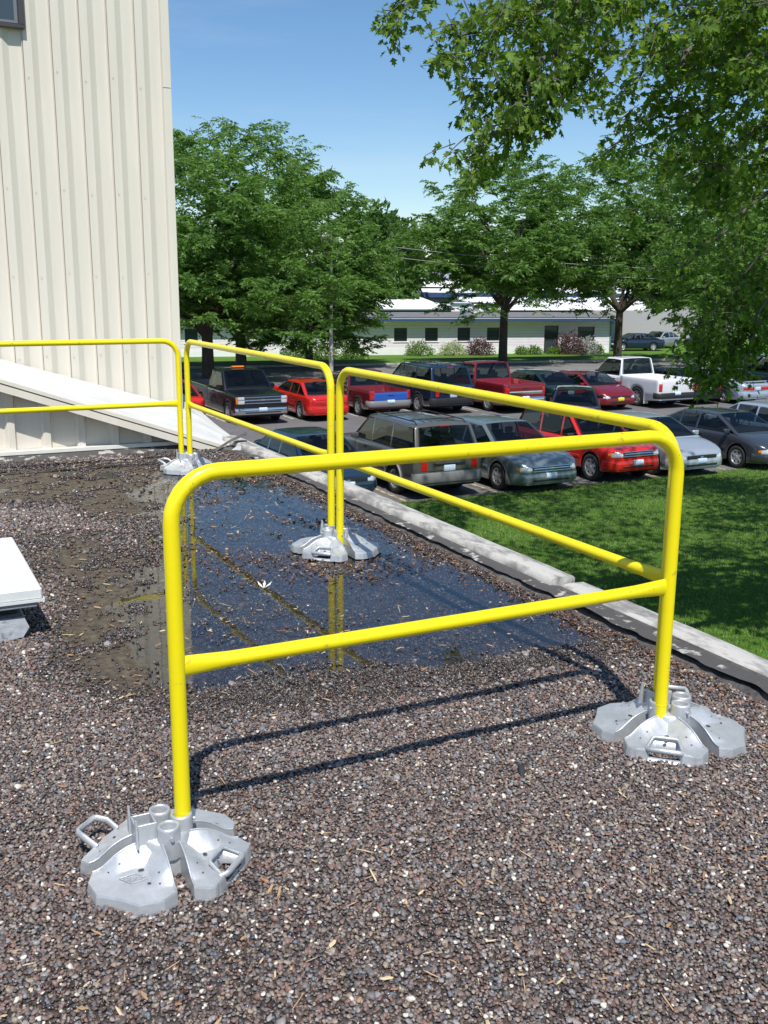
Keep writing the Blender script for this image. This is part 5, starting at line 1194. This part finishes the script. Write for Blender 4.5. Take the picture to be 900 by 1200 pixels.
# top left drooping limb
leafy([fork, fork+Vector((-.6, .8, 3.5))]+path((1000, -140, 11.5), (860, -90, 11.2), (760, -50, 11)), .17, .07, 40, .6, 14)
leafy(path((760, -50, 11), (690, -5, 10.8), (620, 15, 10.6), (560, 38, 10.5), (535, 48, 10.4)), .05, .008, 80, .42, 18, .6, .16)
leafy(path((700, 0, 10.8), (660, 45, 10.6), (625, 85, 10.4), (600, 125, 10.3), (575, 160, 10.2), (540, 188, 10.1)), .035, .006, 60, .30, 15, 1.0, .09)
leafy(path((660, 45, 10.6), (640, 90, 10.5), (615, 140, 10.4), (580, 180, 10.3)), .02, .005, 30, .28, 14, 1.0, .08)
leafy(path((640, 30, 10.7), (610, 70, 10.6), (585, 95, 10.5), (570, 105, 10.4)), .02, .005, 30, .28, 15, .9, .10)
leafy(path((640, 80, 10.5), (655, 110, 10.5), (645, 135, 10.5)), .01, .004, 12, .22, 12, 1.0, .06)
leafy(path((560, -40, 10.6), (500, -12, 10.5), (450, 12, 10.4)), .02, .005, 20, .26, 14, .5, .06)
leafy(path((760, -40, 10.8), (730, 20, 10.5), (700, 50, 10.4), (680, 85, 10.3)), .03, .006, 40, .35, 16, .9, .12)
leafy(path((760, -60, 9.6), (700, -10, 9.2), (640, 10, 9.0), (600, 30, 9.0)), .03, .006, 60, .40, 16, .6, .12)
# dense mass on the right
for (pp, tw) in ((((1050, -100, 10.5), (930, -10, 9.8), (850, 30, 9.5), (790, 70, 9.3), (740, 100, 9.2)), 100), (((1050, 0, 10.5), (940, 60, 10), (860, 110, 9.8), (800, 140, 9.6), (745, 135, 9.5)), 110), (((1050, 60, 11), (950, 110, 10.8), (880, 160, 10.6), (830, 200, 10.5), (795, 210, 10.4)), 110), (((1080, -60, 12), (920, 20, 12), (830, 60, 12), (760, 60, 12)), 120), (((1050, 120, 12), (940, 160, 12), (870, 190, 12), (800, 180, 12)), 110), (((980, -80, 9), (900, -20, 8.8), (850, -5, 8.8), (790, 10, 8.8)), 80), (((1000, 20, 9.2), (900, 60, 8.9), (860, 80, 8.8)), 60)):
    leafy([fork+Vector((-.3, .6, 1.2))]+path(*pp), .07, .008, tw, .42, 16, .6, .20)
# dark hanging curtain lower right
for (pp, tw) in ((((1050, 150, 13), (960, 190, 13), (890, 230, 13), (830, 280, 13), (800, 330, 13)), 95), (((1060, 200, 14), (950, 250, 14), (880, 300, 14), (850, 360, 14)), 95), (((1060, 220, 12.5), (960, 290, 12.5), (900, 350, 12.5), (880, 400, 12.5)), 80), (((1000, 160, 15), (900, 220, 15), (830, 240, 15), (790, 290, 15)), 90), (((1080, 300, 13), (980, 340, 13), (920, 370, 13), (880, 380, 13)), 70)):
    leafy([fork+Vector((-.2, .8, .6))]+path(*pp), .06, .008, tw, .45, 15, .9, .25, .42)
# bright low spray in front of the far row of cars
for (pp, tw) in ((((1000, 300, 14), (930, 350, 14), (870, 370, 14), (840, 380, 14), (810, 378, 14)), 70), (((900, 360, 14), (850, 400, 14), (842, 425, 14), (830, 450, 14)), 62), (((860, 370, 13.6), (840, 395, 13.6), (818, 412, 13.6)), 40), (((930, 380, 14), (880, 410, 14), (845, 430, 14)), 40)):
    leafy(path(*pp), .02, .006, tw, .34, 14, .8, .14, .72)
# the rest of the crown, above and to the right of the frame, which shades the lawn
def in_frame(q):
    d = q-Vector((0, 0, EYE)); z = d.dot(CF); x = 450+FPX*d.dot(CR)/z; y = 600-FPX*d.dot(CU)/z; return z > 0 and -60 < x < 985 and -70 < y < 1200
for k in range(16):
    a = R(100+k*14); el = random.uniform(.25, 1.1); L_ = random.uniform(5.0, 8.0); pts = wander(fork, (math.cos(a)*math.cos(el), math.sin(a)*math.cos(el), math.sin(el)), L_, 6, .10)
    pts = [q for q in pts if not in_frame(q)]
    if len(pts) > 2: limb(boughs, [q-MO for q in pts], .14, .04, 6)
boughs.build('branches', m_bark2, mp_)
V, F = leaf_maple(np.array([tuple(v) for v in lfP]), np.array([tuple(v) for v in lfT]), np.array([tuple(v) for v in lfN]), .092)
o = np_mesh('hanging_leaves', V, F, m_map, mp_); o['kind'] = 'stuff'
# outer crown
Ps = []
for k in range(5200):
    d = Vector((random.gauss(0, 1), random.gauss(0, 1), random.gauss(0, .75))).normalized()*random.uniform(.55, 1)**.6
    q = MO+Vector((d.x*7.2-1.6, d.y*6.0+2.8, 9.6+d.z*3.2))
    cl = math.sin(q.x*1.3)+math.sin(q.y*1.5+1)+math.sin(q.z*1.7+q.x)
    if cl < -.75 or q.z < GZ+3.6: continue
    if q.y < 8.0 and q.x < 9: continue
    if in_frame(q): continue
    for j in range(11):
        r_ = q+Vector((random.gauss(0, .22), random.gauss(0, .22), random.gauss(0, .16)))
        if not in_frame(r_): Ps.append(tuple(r_-MO))
Ps = np.array(Ps); T_ = rvec(len(Ps)); T_[:, 2] -= .4
V, F = leaf_quads(Ps, T_/np.linalg.norm(T_, axis=1, keepdims=True), .16, .13); o = np_mesh('outer_crown', V, F, m_map, mp_); o['kind'] = 'stuff'

# ------------------------------------------------------------------ lawn grass
n = 260000; X = rng.uniform(10.2, 27, n); Y = rng.uniform(6, 20.38, n); D = X*math.sin(YAW)+Y*math.cos(YAW); S = X*math.cos(YAW)-Y*math.sin(YAW); k = (S < .42*D) & (S > -.3*D); X, Y = X[k], Y[k]; n = len(X)
hh = rng.uniform(.03, .062, n)*(0.8+.5*fbm(X*1.5, Y*1.5, 91))
m_blade = inst_mat('grass_blade', [(0, (0.065, 0.14, 0.024)), (0.4, (0.11, 0.21, 0.034)), (0.8, (0.16, 0.26, 0.05)), (1.0, (0.27, 0.29, 0.12))], .6, trans=1)
gn_scatter('lawn_grass', np.stack([X, Y, np.full(n, GZ+.03)], 1), np.stack([hh*1.3, hh*.6, hh], 1), np.stack([rng.normal(0, .45, n), rng.normal(0, .45, n), rng.uniform(0, 6.28, n)], 1), m_blade, 'blade', 'mown green lawn between the roof edge and the near row of cars', 'grass')
